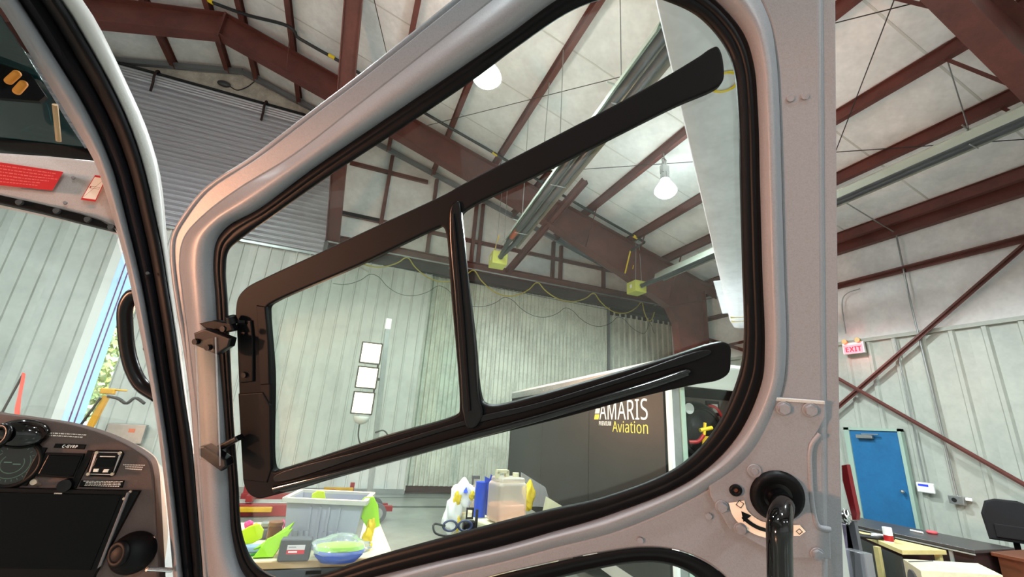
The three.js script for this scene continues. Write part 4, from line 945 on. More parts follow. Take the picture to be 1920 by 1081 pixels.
// ---------------------------------------------------------------- rotor blade overhead
{
  const y = 3.2, q = (px, py) => onAxis(px, py, 'y', y);
  const e0 = q(1222, -30), e1 = q(1371, 612);               // leading edge
  const tip = q(1396, 640), root1 = q(1520, -30);
  const base = e0.clone();
  const t = thing('rotor_blade', 'pale grey helicopter rotor blade with yellow ring and two thin tip stripes', 'rotor blade', base);
  const u = e1.clone().sub(e0).setY(0), L = u.length(); u.normalize();
  const v = V3(-u.z, 0, u.x); const chord = 0.34;
  const sect = [];
  for (const k of [-0.25, 0, 0.3, 0.6, 0.93, 1]) {
    const c = u.clone().multiplyScalar(L * k), ring = [];
    const ch = k > 0.95 ? chord * 0.8 : chord, off = k > 0.95 ? 0.03 : 0;
    for (let i = 0; i < 20; i++) { const a = i / 20 * Math.PI * 2, s = (1 - Math.cos(a)) / 2, th = 0.034 * Math.sin(a) * (0.4 + 0.6 * Math.pow(1 - s, 0.6)); ring.push(c.clone().addScaledVector(v, off + s * ch).add(V3(0, th, 0))); }
    sect.push(ring);
  }
  const tipRing = sect[5].map((p) => p.clone().lerp(sect[5][0].clone().lerp(sect[5][10], 0.5), 0.98));
  mk('blade', loft([...sect, tipRing]), M.whiteGloss, t);
  for (const k of [0.885, 0.925]) { const c = u.clone().multiplyScalar(L * k); mk('tip_stripe', [beam(c.clone().addScaledVector(v, 0.02).add(V3(0, -0.022, 0)), c.clone().addScaledVector(v, chord * 0.92).add(V3(0, -0.016, 0)), 0.018, 0.024, V3(0, 1, 0))], M.cable, t); }
  const rc = q(1358, 144).sub(base);
  mk('yellow_ring', new THREE.TorusGeometry(0.056, 0.008, 8, 44).scale(1, 1, 0.3).rotateX(Math.PI / 2).translate(rc.x, -0.03, rc.z), M.yellow, t);
  mk('trim_tab', [beam(u.clone().multiplyScalar(L * 0.62).addScaledVector(v, -0.03), u.clone().multiplyScalar(L * 0.86).addScaledVector(v, -0.03), 0.07, 0.006, V3(0, 1, 0))], M.whiteGloss, t);
}

// ================================================================ THE HELICOPTER
// open door: hinged on the windscreen pillar, its free edge swung towards the viewer
const DOOR_D = 0.69, DOOR_TURN = rad(10);
const doorU = RIGHT.clone().multiplyScalar(Math.cos(DOOR_TURN)).addScaledVector(BACK, Math.sin(DOOR_TURN));
const doorV = UP.clone(), doorN = doorU.clone().cross(doorV);
const doorO = EYE.clone().addScaledVector(BACK, -DOOR_D);
const door = new THREE.Group();
door.name = numbered('helicopter_door'); door.position.copy(doorO);
door.quaternion.setFromRotationMatrix(new THREE.Matrix4().makeBasis(doorU, doorV, doorN));
door.userData = { label: 'open grey helicopter door with large window, black seals and black pull handle', category: 'aircraft door' };
scene.add(door); door.updateMatrixWorld(true);
const D = (px, py, z = 0) => door.worldToLocal(onPlane(px, py, doorO.clone().addScaledVector(doorN, z), doorN));
const DP = (list, z = 0) => list.map(([x, y]) => D(x, y, z));
function smoothRing(list, n, closed = true) { return new THREE.CatmullRomCurve3(list.map(([x, y]) => V3(x, y, 0)), closed, 'centripetal').getPoints(n).slice(0, closed ? n : n + 1).map((p) => [p.x, p.y]); }

const C0 = [[456, 1005], [447, 900], [438, 780], [432, 660], [427, 560], [424, 505], [429, 470], [452, 448], [510, 406], [610, 335], [738, 251], [889, 149], [972, 87], [1072, 21], [1134, -2], [1195, -12], [1247, 2], [1306, 30], [1353, 80], [1374, 127], [1383, 207], [1387, 350], [1391, 500], [1394, 640], [1385, 700], [1342, 799], [1274, 871], [1140, 928], [1024, 955], [922, 981], [820, 1009], [698, 1043], [590, 1078], [530, 1084], [482, 1058]];
const C2 = [[437, 1015], [428, 900], [420, 780], [410, 660], [404, 560], [400, 490], [406, 452], [426, 425], [486, 391], [583, 319], [711, 231], [861, 129], [951, 67], [1050, -4], [1118, -36], [1195, -58], [1275, -40], [1342, 0], [1393, 60], [1413, 118], [1421, 207], [1425, 350], [1429, 500], [1434, 655], [1428, 718], [1381, 820], [1300, 897], [1150, 962], [1030, 998], [930, 1026], [830, 1049], [705, 1080], [590, 1112], [515, 1118], [460, 1080]];
const C3 = [[402, 1015], [393, 900], [384, 780], [375, 660], [366, 560], [362, 490], [370, 447], [400, 412], [464, 370], [564, 301], [697, 203], [843, 97], [930, 34], [1026, -40], [1090, -75], [1195, -95], [1295, -72], [1370, -28], [1420, 40], [1438, 110], [1445, 207], [1450, 350], [1454, 500], [1458, 660], [1449, 730], [1395, 836], [1310, 906], [1155, 977], [1035, 1010], [935, 1037], [835, 1060], [710, 1095], [590, 1130], [500, 1138], [430, 1098]];
const C4 = [[386, 1015], [379, 900], [371, 780], [357, 660], [345, 560], [338, 490], [347, 445], [385, 402], [452, 352], [548, 293], [690, 183], [835, 70], [915, 7], [1005, -63], [1070, -105], [1195, -125], [1310, -100], [1395, -45], [1440, 30], [1455, 105], [1462, 207], [1466, 350], [1470, 500], [1474, 665], [1464, 740], [1412, 852], [1322, 920], [1160, 994], [1040, 1026], [940, 1053], [840, 1077], [715, 1113], [590, 1150], [485, 1158], [405, 1112]];
const NR = 280;
const [R0, R2, R3, R4] = [C0, C2, C3, C4].map((c) => smoothRing(c, NR));
const mix = (a, b, t) => a.map(([x, y], i) => [x + (b[i][0] - x) * t, y + (b[i][1] - y) * t]);
const FLAT = -0.010;
// door skin: flat inner panel with window openings
const low0 = [[921, 1081], [1027, 1056], [1132, 1035], [1203, 1026], [1256, 1029], [1300, 1042], [1340, 1064], [1368, 1092], [1385, 1150], [1380, 1260], [1100, 1300], [830, 1300], [790, 1200], [830, 1110]];
const low1 = [[1005, 1096], [1062, 1080], [1132, 1064], [1180, 1056], [1225, 1054], [1262, 1060], [1300, 1078], [1325, 1105], [1340, 1155], [1335, 1230], [1100, 1265], [880, 1265], [850, 1200], [900, 1130]];
const L0 = smoothRing(low0, 120), L1 = smoothRing(low1, 120);
const outerLeft = [[392, 1330], [390, 1090], [375, 898], [366, 760], [351, 647], [337, 566], [327, 480], [330, 443], [351, 405], [392, 355], [481, 296], [573, 226], [684, 142], [862, 0], [960, -78], [1080, -150], [1200, -172], [1400, -172]];
const outerSmooth = smoothRing(outerLeft, 120, false);
const outline = [...outerSmooth, [1536, -172], [1537, 0], [1539, 300], [1541, 560], [1543, 755], [1546, 1081], [1549, 1330]].reverse();
mk('inner_skin', slab(DP(outline, FLAT), 0.022, 0.003, [DP(R4, FLAT), DP(L0, FLAT)]).translate(0, 0, FLAT - 0.025), M.shell, door);
// raised rim around the window
mk('window_rim', loft([DP(R4, FLAT), DP(mix(R4, R3, 0.25), -0.004), DP(mix(R4, R3, 0.6), 0.002), DP(R3, 0.0045), DP(mix(R3, R2, 0.25), 0.0035), DP(mix(R3, R2, 0.5), -0.0005), DP(mix(R3, R2, 0.75), -0.006), DP(mix(R3, R2, 0.92), -0.0115), DP(R2, -0.0145)].reverse()), M.shell, door);
// rubber seal
mk('window_seal', loft([DP(mix(R2, R3, 0.06), -0.02), DP(R2, -0.015), DP(mix(R2, R0, 0.12), -0.010), DP(mix(R2, R0, 0.3), -0.008), DP(mix(R2, R0, 0.42), -0.0095), DP(mix(R2, R0, 0.5), -0.012), DP(mix(R2, R0, 0.6), -0.0095), DP(mix(R2, R0, 0.85), -0.012), DP(R0, -0.018), DP(R0, -0.034), DP(mix(R2, R0, 0.3), -0.036)].reverse()), M.rubber, door);
const glassPts = DP(mix(R2, R0, 0.6), -0.028);
mk('window_pane', slab(glassPts.slice().reverse(), 0.002).translate(0, 0, -0.030), M.glass, door);
// lower window
mk('lower_seal', loft([DP(L0, FLAT - 0.004), DP(mix(L0, L1, 0.08), FLAT + 0.003), DP(mix(L0, L1, 0.45), FLAT + 0.002), DP(mix(L0, L1, 0.6), FLAT - 0.003), DP(mix(L0, L1, 0.85), FLAT + 0.001), DP(L1, FLAT - 0.006), DP(L1, FLAT - 0.02)]), M.rubber, door);
mk('lower_pane', slab(DP(mix(L0, L1, 0.7), FLAT - 0.012), 0.002).translate(0, 0, FLAT - 0.014), M.glass, door);
// free edge of the door: stepped flange on the latch side
{
  const z = -0.016;
  const edge = [[1530, -172], [1566, -172], [1567, 0], [1569, 300], [1572, 600], [1575, 820], [1582, 1081], [1590, 1330], [1540, 1330]];
  mk('edge_flange', slab(DP(edge, z).reverse(), 0.02, 0.0015).translate(0, 0, z - 0.0215), M.shell, door);
  mk('edge_lip', loft([[0, FLAT - 0.0003], [3, FLAT - 0.0006], [7, FLAT - 0.003], [10, z - 0.001]].map(([o, zz]) => [[1536, -172], [1537, 0], [1539, 300], [1541, 560], [1543, 755], [1546, 1081], [1549, 1330]].map(([x, y]) => D(x - 3 + o, y, zz))), false), M.shell, door);
  const out = [[327, 480], [330, 443], [351, 405], [392, 355], [481, 296], [573, 226], [684, 142], [862, 0], [960, -78], [1080, -150]];
  mk('outer_skin_edge', tube(DP([...outerSmooth.filter((_, i) => i % 3 === 0)], -0.03), 0.007, 160, 8), M.shell, door);
}
// window frame of the vent panel (black moulded bars)
const ventOuter = [[443, 620], [441, 580], [446, 556], [462, 538], [500, 518], [600, 472], [700, 425], [836, 362], [862, 347], [1000, 275], [1200, 170], [1310, 105], [1332, 90], [1345, 86], [1352, 95], [1358, 125], [1357, 148], [1348, 160], [1270, 195], [1150, 255], [1000, 330], [880, 388], [864, 402], [863, 420], [875, 520], [890, 640], [899, 735], [906, 756], [925, 761], [1000, 744], [1100, 716], [1250, 672], [1335, 645], [1360, 642], [1370, 650], [1371, 672], [1368, 698], [1350, 712], [1300, 722], [1200, 745], [1050, 785], [900, 822], [750, 863], [600, 905], [505, 931], [485, 935], [468, 928], [457, 910], [453, 870], [448, 750]];
const ventHole = [[499, 590], [500, 575], [512, 566], [670, 497], [815, 428], [828, 424], [834, 432], [845, 550], [861, 765], [858, 776], [720, 819], [526, 881], [513, 884], [508, 874], [507, 700]];
const ZV = -0.008;
mk('vent_frame', slab(DP(smoothRing(ventOuter, 300), ZV).reverse(), 0.010, 0.003, [DP(smoothRing(ventHole, 120), ZV)], 3).translate(0, 0, ZV - 0.013), M.plasticMatte, door);
// raised mouldings on the vent frame
function moulding(name, poly, z, h, m, n = 120, bevel = 0.003) { return mk(name, slab(DP(n > 60 ? smoothRing(poly, n) : poly, z + h).reverse(), h, bevel, [], 3).translate(0, 0, z - bevel), m, door); }
moulding('lower_moulding', [[520, 912], [640, 882], [800, 838], [900, 809], [1000, 781], [1120, 747], [1230, 713], [1290, 692], [1297, 697], [1235, 722], [1120, 756], [1000, 790], [900, 820], [800, 848], [640, 893], [525, 922]], ZV, 0.005, M.gloss, 160, 0.0025);
moulding('lower_moulding', [[512, 893], [700, 838], [862, 790], [905, 778], [1000, 757], [1150, 712], [1330, 655], [1335, 661], [1150, 722], [1000, 768], [900, 792], [860, 801], [700, 849], [515, 903]], ZV, 0.004, M.plastic, 160, 0.002);
mk('lower_bead', tube(DP([[515, 915], [640, 884], [800, 840], [900, 812], [1000, 785], [1120, 750], [1230, 717], [1288, 697]], ZV + 0.004), 0.0062, 80, 14), M.gloss, door);
moulding('mullion', [[846, 384], [859, 376], [866, 420], [878, 540], [890, 660], [897, 745], [905, 775], [893, 800], [876, 803], [868, 780], [862, 700], [852, 560], [842, 430]], ZV, 0.006, M.plastic, 120, 0.003);
moulding('mullion_rib', [[846, 400], [851, 400], [870, 600], [882, 770], [877, 771], [862, 600]], ZV + 0.007, 0.003, M.plasticMatte, 60, 0.0015);
moulding('corner_block', [[480, 572], [497, 575], [503, 640], [505, 720], [487, 722], [484, 640]], ZV, 0.004, M.plasticMatte, 60, 0.002);
moulding('corner_block', [[446, 738], [492, 735], [506, 760], [508, 880], [500, 905], [455, 900]], ZV - 0.002, 0.004, M.plasticMatte, 60, 0.002);
moulding('hinge_plate', [[448, 600], [470, 600], [474, 640], [474, 715], [450, 718]], ZV, 0.004, M.plasticMatte, 50, 0.002);
mk('sliding_pane', slab(DP(smoothRing(ventHole, 120), -0.018), 0.002).translate(0, 0, -0.020), M.glass, door);
// latch pieces and clear deflector strip beside the hinge side
{
  const bolt = (px, py, r, h, z, m, n = 6, name = 'bolt') => { const c = D(px, py, z); return mk(name, cyl(r * 0.93, r, h, n).rotateX(Math.PI / 2).translate(c.x, c.y, z + h / 2), m, door); };
  mk('deflector_strip', slab(DP([[367, 640], [404, 632], [413, 872], [376, 858]], 0.03).reverse(), 0.003, 0.001).translate(0, 0, 0.03), M.clearPlastic, door);
  for (const [a, b] of [[[404, 632], [413, 872]], [[367, 640], [376, 858]]]) mk('deflector_edge', rod(D(...a, 0.034), D(...b, 0.034), 0.0013, 8), M.film, door);
  moulding('deflector_bracket', [[362, 624], [384, 616], [432, 634], [428, 650], [405, 665], [366, 648]], 0.022, 0.01, M.plastic, 60, 0.003);
  moulding('deflector_bracket', [[371, 838], [382, 836], [422, 862], [424, 874], [413, 884], [372, 854]], 0.022, 0.012, M.plastic, 60, 0.003);
  moulding('deflector_wing', [[372, 606], [400, 600], [432, 606], [438, 620], [420, 624], [385, 616]], 0.006, 0.008, M.plasticMatte, 50, 0.003);
  moulding('deflector_arm', [[380, 850], [400, 838], [440, 818], [446, 826], [410, 846], [384, 858]], 0.006, 0.012, M.plastic, 50, 0.003);
  const k = D(436, 598, 0.004);
  mk('latch_knob', [cyl(0.008, 0.010, 0.012, 20).rotateX(0.3).translate(k.x, k.y, 0.006), rod(V3(k.x, k.y - 0.004, 0.002), V3(k.x + 0.02, k.y - 0.006, -0.004), 0.004, 10)], M.plastic, door);
  for (const [x, y] of [[368, 640], [391, 651], [420, 616], [457, 624], [459, 702]]) bolt(x, y, 0.0055, 0.004, x < 440 ? 0.034 : ZV + 0.004, M.plastic, 14, 'screw');
  // latch plate with bolts
  const plate = [[1440, 744], [1547, 752], [1548, 782], [1534, 808], [1517, 834], [1516, 893], [1523, 961], [1534, 990], [1557, 995], [1559, 1048], [1487, 1046], [1436, 1029], [1368, 991], [1332, 930], [1328, 899], [1372, 868], [1405, 828], [1430, 780]];
  mk('latch_plate', slab(DP(plate, FLAT + 0.006).reverse(), 0.004, 0.002, [], 3).translate(0, 0, FLAT), M.shell, door);
  mk('latch_plate_rim', slab(DP([[1441, 744], [1547, 752], [1547.5, 758], [1441, 750]], FLAT + 0.008).reverse(), 0.002, 0.0008).translate(0, 0, FLAT + 0.005), M.shellLight, door);
  const zp = FLAT + 0.007;
  for (const [x, y, r] of [[1469, 765, 0.0085], [1519, 768, 0.0085], [1353, 949, 0.0075], [1388, 990, 0.0075], [1532, 1038, 0.0075]]) { bolt(x, y, r * 1.25, 0.001, zp, M.shell, 22, 'washer'); bolt(x, y, r, 0.005, zp, M.shell, 6); }
  for (const [x, y, r] of [[1414, 882, 0.010]]) { bolt(x, y, r, 0.0015, zp, M.shell, 24, 'washer'); bolt(x, y, r * 0.5, 0.003, zp, M.shell, 16); }
  for (const [x, y] of [[1328, 966], [1200, 1011]]) bolt(x, y, 0.005, 0.003, FLAT, M.shell, 16);
  for (const [x, y] of [[1481, 185], [1508, 181]]) bolt(x, y, 0.0055, 0.0025, FLAT, M.shell, 12);
  { const c = D(1379, 918, zp); mk('grommet', new THREE.TorusGeometry(0.006, 0.003, 8, 24).translate(c.x, c.y, zp + 0.001), M.rubber, door); mk('grommet_hole', cyl(0.006, 0.006, 0.002, 20).rotateX(Math.PI / 2).translate(c.x, c.y, zp), M.wood, door); }
  // latch recess at the edge
  mk('latch_recess', [slab(DP([[1521, 830], [1536, 815], [1548, 830], [1556, 870], [1556, 975], [1546, 990], [1532, 975], [1524, 940]], FLAT - 0.014).reverse(), 0.004, 0.001).translate(0, 0, FLAT - 0.014)], mat('#6d6c60', 0.6), door);
  mk('recess_rim', tube(DP([[1536, 812], [1520, 835], [1518, 893], [1524, 955], [1534, 986], [1556, 992]], FLAT + 0.004), 0.004, 50, 8), M.shell, door);
  // handle with bezel
  const hc = D(1457, 929, zp);
  mk('handle_bezel', new THREE.LatheGeometry([[0.019, 0.004], [0.024, 0.006], [0.030, 0.008], [0.0345, 0.006], [0.037, 0.0]].map(([x, y]) => new THREE.Vector2(x, y)), 40).rotateX(Math.PI / 2).translate(hc.x, hc.y, zp), M.rubber, door);
  mk('handle_socket', cyl(0.021, 0.021, 0.006, 30).rotateX(Math.PI / 2).translate(hc.x, hc.y, zp + 0.001), M.plastic, door);
  const ha = V3(hc.x, hc.y - 0.001, zp - 0.002), hb = D(1458, 946, zp + 0.05), hd = D(1461, 985, zp + 0.078), he = D(1462, 1060, zp + 0.082), hf = D(1464, 1200, zp + 0.082);
  mk('pull_handle', tube([ha, V3(ha.x, ha.y - 0.001, zp + 0.018), hb.lerp(V3(ha.x, ha.y, zp + 0.04), 0.35), hd, he, hf], 0.0148, 60, 20), M.gloss, door);
  // arrow decal
  const arc = smoothRing([[1381, 940], [1387, 960], [1400, 975], [1420, 988], [1442, 995]], 24, false), w = 0.011;
  const band = (list, wd, z) => { const p = DP(list, z), l = [], r = []; p.forEach((c, i) => { const t = p[Math.min(i + 1, p.length - 1)].clone().sub(p[Math.max(i - 1, 0)]).normalize(); l.push(V3(c.x - t.y * wd, c.y + t.x * wd, z)); r.push(V3(c.x + t.y * wd, c.y - t.x * wd, z)); }); return loft([l, r], false); };
  mk('arrow_decal', band(arc, w, zp + 0.0006), mat('#e8d9c6', 0.55), door);
  mk('arrow_mark', [band(arc.slice(9), 0.0028, zp + 0.0012), slab(DP([[1390, 958], [1409, 966], [1394, 978]], zp + 0.0012).reverse(), 0.0004).translate(0, 0, zp + 0.0008)], M.plastic, door);
  mk('arrow_icon', [new THREE.TorusGeometry(0.0055, 0.0006, 4, 4).rotateZ(0.2).translate(D(1387, 944, zp).x, D(1387, 944, zp).y, zp + 0.001)], M.plastic, door);
  mk('arrow_decal', slab(DP([[1488, 984], [1500, 984], [1511, 996], [1500, 1004], [1488, 1004]], zp + 0.001).reverse(), 0.0005).translate(0, 0, zp + 0.0003), mat('#e8d9c6', 0.55), door);
  mk('arrow_icon', [new THREE.TorusGeometry(0.004, 0.0006, 4, 4).translate(D(1498, 995, zp).x, D(1498, 995, zp).y, zp + 0.0012)], M.plastic, door);
  // cover strip bolts hidden behind the rim at the top corner
}

// cockpit frame: windscreen pillar, seals, cross beam, windscreen, roof window
const cockpit = thing('cockpit_frame', 'curved grey windscreen pillar with black door seal, grab handle and red placards', 'aircraft frame', V3(-0.45, 0, -1.0));
const inC = (v) => v.clone().sub(cockpit.position);
const pillarDepth = (y) => 0.84 - 0.16 * Math.max(0, 1 - y / 520) ** 1.4;
const ys = []; for (let y = -60; y <= 1140; y += 30) ys.push(y);
function edgeAt(list) { const c = list; return (y) => { for (let i = 0; i + 1 < c.length; i++) if (y <= c[i + 1][1] || i + 2 === c.length) { const [x0, y0] = c[i], [x1, y1] = c[i + 1]; return x0 + (x1 - x0) * (y - y0) / (y1 - y0); } }; }
const smoothEdge = (list) => edgeAt(new THREE.CatmullRomCurve3(list.map(([x, y]) => V3(x, y, 0)), false, 'centripetal').getPoints(200).map((p) => [p.x, p.y]));
const E0 = smoothEdge([[-70, -80], [0, 12], [60, 108], [130, 222], [178, 305], [205, 385], [232, 480], [262, 620], [285, 740], [303, 860], [316, 980], [326, 1100], [330, 1150]]);
const E1 = smoothEdge([[-25, -80], [36, 0], [100, 100], [165, 208], [210, 310], [240, 420], [268, 540], [295, 700], [315, 830], [330, 950], [344, 1081], [350, 1150]]);
const E2 = smoothEdge([[45, -80], [115, 0], [160, 72], [215, 172], [250, 252], [274, 330], [290, 400], [303, 460], [314, 530], [330, 630], [345, 740], [360, 840], [374, 1000], [381, 1090], [385, 1150]]);
const E3 = smoothEdge([[105, -80], [155, 0], [182, 42], [235, 150], [275, 240], [299, 320], [309, 395], [313, 450], [322, 530], [337, 640], [352, 760], [366, 860], [379, 1000], [386, 1090], [390, 1150]]);
function strip(name, ea, eb, profile, m) {   // profile: list of [fraction across, depth offset]
  const rings = profile.map(([t, dz]) => ys.map((y) => { const x = ea(y) + (eb(y) - ea(y)) * t; return inC(atDepth(x, y, pillarDepth(y) + dz)); }));
  return mk(name, loft(rings, false), m, cockpit);
}
strip('pillar', E0, E1, [[0.0, 0.06], [0.0, 0.02], [0.06, 0.006], [0.3, -0.006], [0.6, -0.006], [0.92, 0.004], [1, 0.02], [1.0, 0.06]], M.shell);
strip('seal_inner', E1, E2, [[-0.05, 0.05], [0, 0.014], [0.08, 0.004], [0.25, 0.0], [0.42, 0.006], [0.5, 0.014]], M.rubberRough);
strip('seal_outer', E1, E2, [[0.46, 0.018], [0.55, 0.004], [0.75, -0.002], [0.95, 0.004], [1, 0.016], [1, 0.06]], M.rubber);
strip('outer_frame', E2, E3, [[-0.1, 0.06], [0, 0.012], [0.1, 0.01], [0.55, 0.012], [0.9, 0.024], [1, 0.05], [0.95, 0.09]], M.shellLight);
// cross beam above the windscreen
{
  const zb = -1.02, Q = (px, py, dz = 0) => inC(onAxis(px, py, 'z', zb + dz));
  const beamPts = [[-120, 270], [0, 284], [90, 290], [190, 300], [240, 330], [262, 440], [225, 440], [214, 428], [190, 415], [150, 402], [80, 386], [0, 369], [-120, 345]];
  mk('cross_beam', slab(beamPts.map(([x, y]) => Q(x, y)).reverse(), 0.06, 0.008, [], 3).translate(0, 0, zb - cockpit.position.z - 0.068), M.shellBeam, cockpit);
  const sealPts = [[-120, 343], [0, 366], [80, 384], [150, 401], [190, 414], [212, 427], [215, 433], [190, 427], [150, 417], [80, 399], [0, 381], [-120, 358]];
  mk('windscreen_seal', slab(sealPts.map(([x, y]) => Q(x, y, 0.006)).reverse(), 0.012, 0.002).translate(0, 0, zb - cockpit.position.z - 0.004), M.rubber, cockpit);
  for (const [x, y] of [[36, 379], [106, 395], [164, 411], [208, 425]]) { const c = Q(x, y, 0.012); mk('seal_screw', cyl(0.005, 0.006, 0.004, 14).rotateX(Math.PI / 2).translate(c.x, c.y, c.z), M.galvDark, cockpit); }
  for (const [x, y] of [[137, 333], [122, 380], [206, 346], [214, 395]]) { const c = Q(x, y, 0.009); mk('rivet', cyl(0.003, 0.0035, 0.002, 12).rotateX(Math.PI / 2).translate(c.x, c.y, c.z), M.shell, cockpit); }
  // placards
  const quadUV = (p) => { const g = new THREE.BufferGeometry(); g.setAttribute('position', new THREE.Float32BufferAttribute(p.flatMap((v) => [v.x, v.y, v.z]), 3)); g.setAttribute('uv', new THREE.Float32BufferAttribute([0, 0, 1, 0, 1, 1, 0, 1], 2)); g.setIndex([0, 1, 2, 0, 2, 3]); g.computeVertexNormals(); return g; };
  const redTex = printTexture(512, 160, (k, w, h) => { k.fillStyle = '#c2161c'; k.fillRect(0, 0, w, h); k.fillStyle = '#d9605e'; for (let i = 0; i < 6; i++) { const y = 18 + i * 22; let x = 0; while (x < w * (i === 2 ? 0.97 : i > 3 ? 0.72 : 0.86)) { const l = 8 + ((x * 7 + i * 31) % 26); k.fillRect(x, y, l, 7); x += l + 6; } } });
  mk('red_placard', quadUV([Q(-20, 345, 0.0095), Q(98, 357, 0.0095), Q(119, 322, 0.0095), Q(-20, 301, 0.0095)]), new THREE.MeshStandardMaterial({ map: redTex, roughness: 0.5 }), cockpit, true);
  const capTex = printTexture(160, 320, (k, w, h) => { k.fillStyle = '#c2161c'; k.fillRect(0, 0, w, h); k.fillStyle = '#f0e0d2'; k.fillRect(10, 24, w - 20, h - 48); k.strokeStyle = '#8a4038'; k.lineWidth = 3; k.beginPath(); k.moveTo(12, h - 28); k.lineTo(w - 12, 28); k.stroke(); k.strokeRect(24, h / 2 - 16, w - 50, 22); k.fillStyle = '#b0302c'; k.fillRect(24, h / 2 - 16, 14, 22); });
  mk('white_placard', quadUV([Q(151, 374, 0.0095), Q(179, 378, 0.0095), Q(201, 331, 0.0095), Q(178, 328, 0.0095)]), new THREE.MeshStandardMaterial({ map: capTex, roughness: 0.5 }), cockpit, true);
  // roof window: tinted pane with black surround
  const ra = (px, py) => inC(atDepth(px, py, 0.95 - 0.0007 * (300 - py)));
  const paneRing = [[-150, -60], [-60, -60], [0, 28], [60, 120], [120, 220], [170, 296], [110, 290], [0, 275], [-150, 255]].map(([x, y]) => ra(x, y));
  const surround = [[-150, 245], [0, 262], [110, 274], [176, 282], [186, 304], [110, 296], [0, 282], [-150, 266]].map(([x, y]) => ra(x, y));
  const plate = (pts, off) => { const tri = THREE.ShapeUtils.triangulateShape(pts.map((p) => new THREE.Vector2(p.x, p.y)), []); const g = new THREE.BufferGeometry(); g.setAttribute('position', new THREE.Float32BufferAttribute([...pts, ...pts.map((p) => p.clone().add(off))].flatMap((v) => [v.x, v.y, v.z]), 3)); const n = pts.length, idx = []; for (const [a, b, c] of tri) idx.push(a, b, c, a + n, c + n, b + n); for (let i = 0; i < n; i++) { const j = (i + 1) % n; idx.push(i, j, i + n, j, j + n, i + n); } g.setIndex(idx); g.computeVertexNormals(); return g; };
  mk('roof_window', plate(paneRing, V3(0, 0.001, -0.003)), M.tinted, cockpit);
  mk('roof_window_seal', plate(surround, V3(0, 0, -0.02)).translate(0, 0, 0.006), M.rubber, cockpit);
  const visor = [[-60, 182], [0, 178], [62, 168], [86, 196], [98, 244], [60, 232], [30, 246], [-60, 262]].map(([x, y]) => inC(atDepth(x, y, 0.9 - 0.0007 * (300 - y) + 0.07)));
  mk('sun_visor', plate(visor, V3(0, 0.002, -0.008)), M.white, cockpit);
  mk('visor_arm', rod(inC(atDepth(103, 196, 0.86)), inC(atDepth(110, 264, 0.9)), 0.0045, 10), M.tan, cockpit);
  // cabin roof behind the pillar, over the seats
  mk('cabin_roof', rbox(1.5, 0.05, 1.6, 0.02, -1.45 - cockpit.position.x, 2.5, -0.3 - cockpit.position.z), M.shellLight, cockpit);
  mk('engine_cowling', rbox(1.25, 0.75, 3.0, 0.2, -1.5 - cockpit.position.x, 2.9, 0.9 - cockpit.position.z), M.shellLight, cockpit);
  mk('door_header', rbox(0.06, 0.62, 2.6, 0.02, -2.18 - cockpit.position.x, 2.21, 0.2 - cockpit.position.z), M.shellLight, cockpit);
  mk('nose_shell', new THREE.SphereGeometry(1, 28, 14).scale(0.72, 0.62, 0.85).translate(-1.05 - cockpit.position.x, 0.95, -2.1 - cockpit.position.z), M.shellLight, cockpit);
  // windscreen pane below the beam
  const ws = [[-160, 360], [0, 375], [150, 408], [214, 432], [250, 560], [290, 760], [320, 960], [300, 1000], [-160, 1000]].map(([x, y]) => inC(onAxis(x, y, 'z', -1.3)));
  mk('windscreen', plate(ws.reverse(), V3(0, 0, -0.003)), M.glass, cockpit);
  // grab handle on the pillar
  const gh = [[268, 548], [250, 552], [236, 575], [235, 615], [240, 660], [250, 695], [266, 722], [296, 742]].map(([x, y]) => inC(atDepth(x, y, 0.9)));
  mk('grab_handle', tube(gh, 0.0135, 60, 14), M.plastic, cockpit);
  const kn = inC(atDepth(277, 653, 0.89)); mk('pillar_knob', new THREE.SphereGeometry(0.008, 14, 10).translate(kn.x, kn.y, kn.z), M.plastic, cockpit);
  const sc = inC(atDepth(277, 512, 0.83)); mk('pillar_screw', cyl(0.003, 0.003, 0.004, 10).rotateX(Math.PI / 2).translate(sc.x, sc.y, sc.z), M.galvDark, cockpit);
  // thin gap sill between pillar and door
}
// overhead levers behind the tinted roof window
{
  const p = atDepth(30, 155, 0.8), t = new THREE.Group(); t.name = 'overhead_lever'; t.position.copy(inC(p)); t.userData.label = 'two orange lever grips on a dark overhead bracket'; cockpit.add(t);
  const q = (x, y, d) => atDepth(x, y, d).sub(p);
  mk('bracket', slab([q(-80, 60, 0.805), q(0, 90, 0.805), q(40, 120, 0.805), q(68, 160, 0.805), q(60, 175, 0.805), q(0, 185, 0.805), q(-80, 180, 0.805)].map((v) => V3(v.x, v.y, 0)), 0.008).translate(0, 0, -0.03), M.plasticMatte, t);
  for (const [a, b] of [[[14, 154], [34, 136]], [[30, 173], [46, 155]]]) mk('grip', new THREE.CapsuleGeometry(0.0062, q(...b, 0.785).distanceTo(q(...a, 0.785)) * 0.75, 6, 14).applyQuaternion(new THREE.Quaternion().setFromUnitVectors(V3(0, 1, 0), q(...b, 0.785).sub(q(...a, 0.785)).normalize())).translate(...q((a[0] + b[0]) / 2, (a[1] + b[1]) / 2, 0.785).toArray()), mat('#d98a2a', 0.6), t);
}

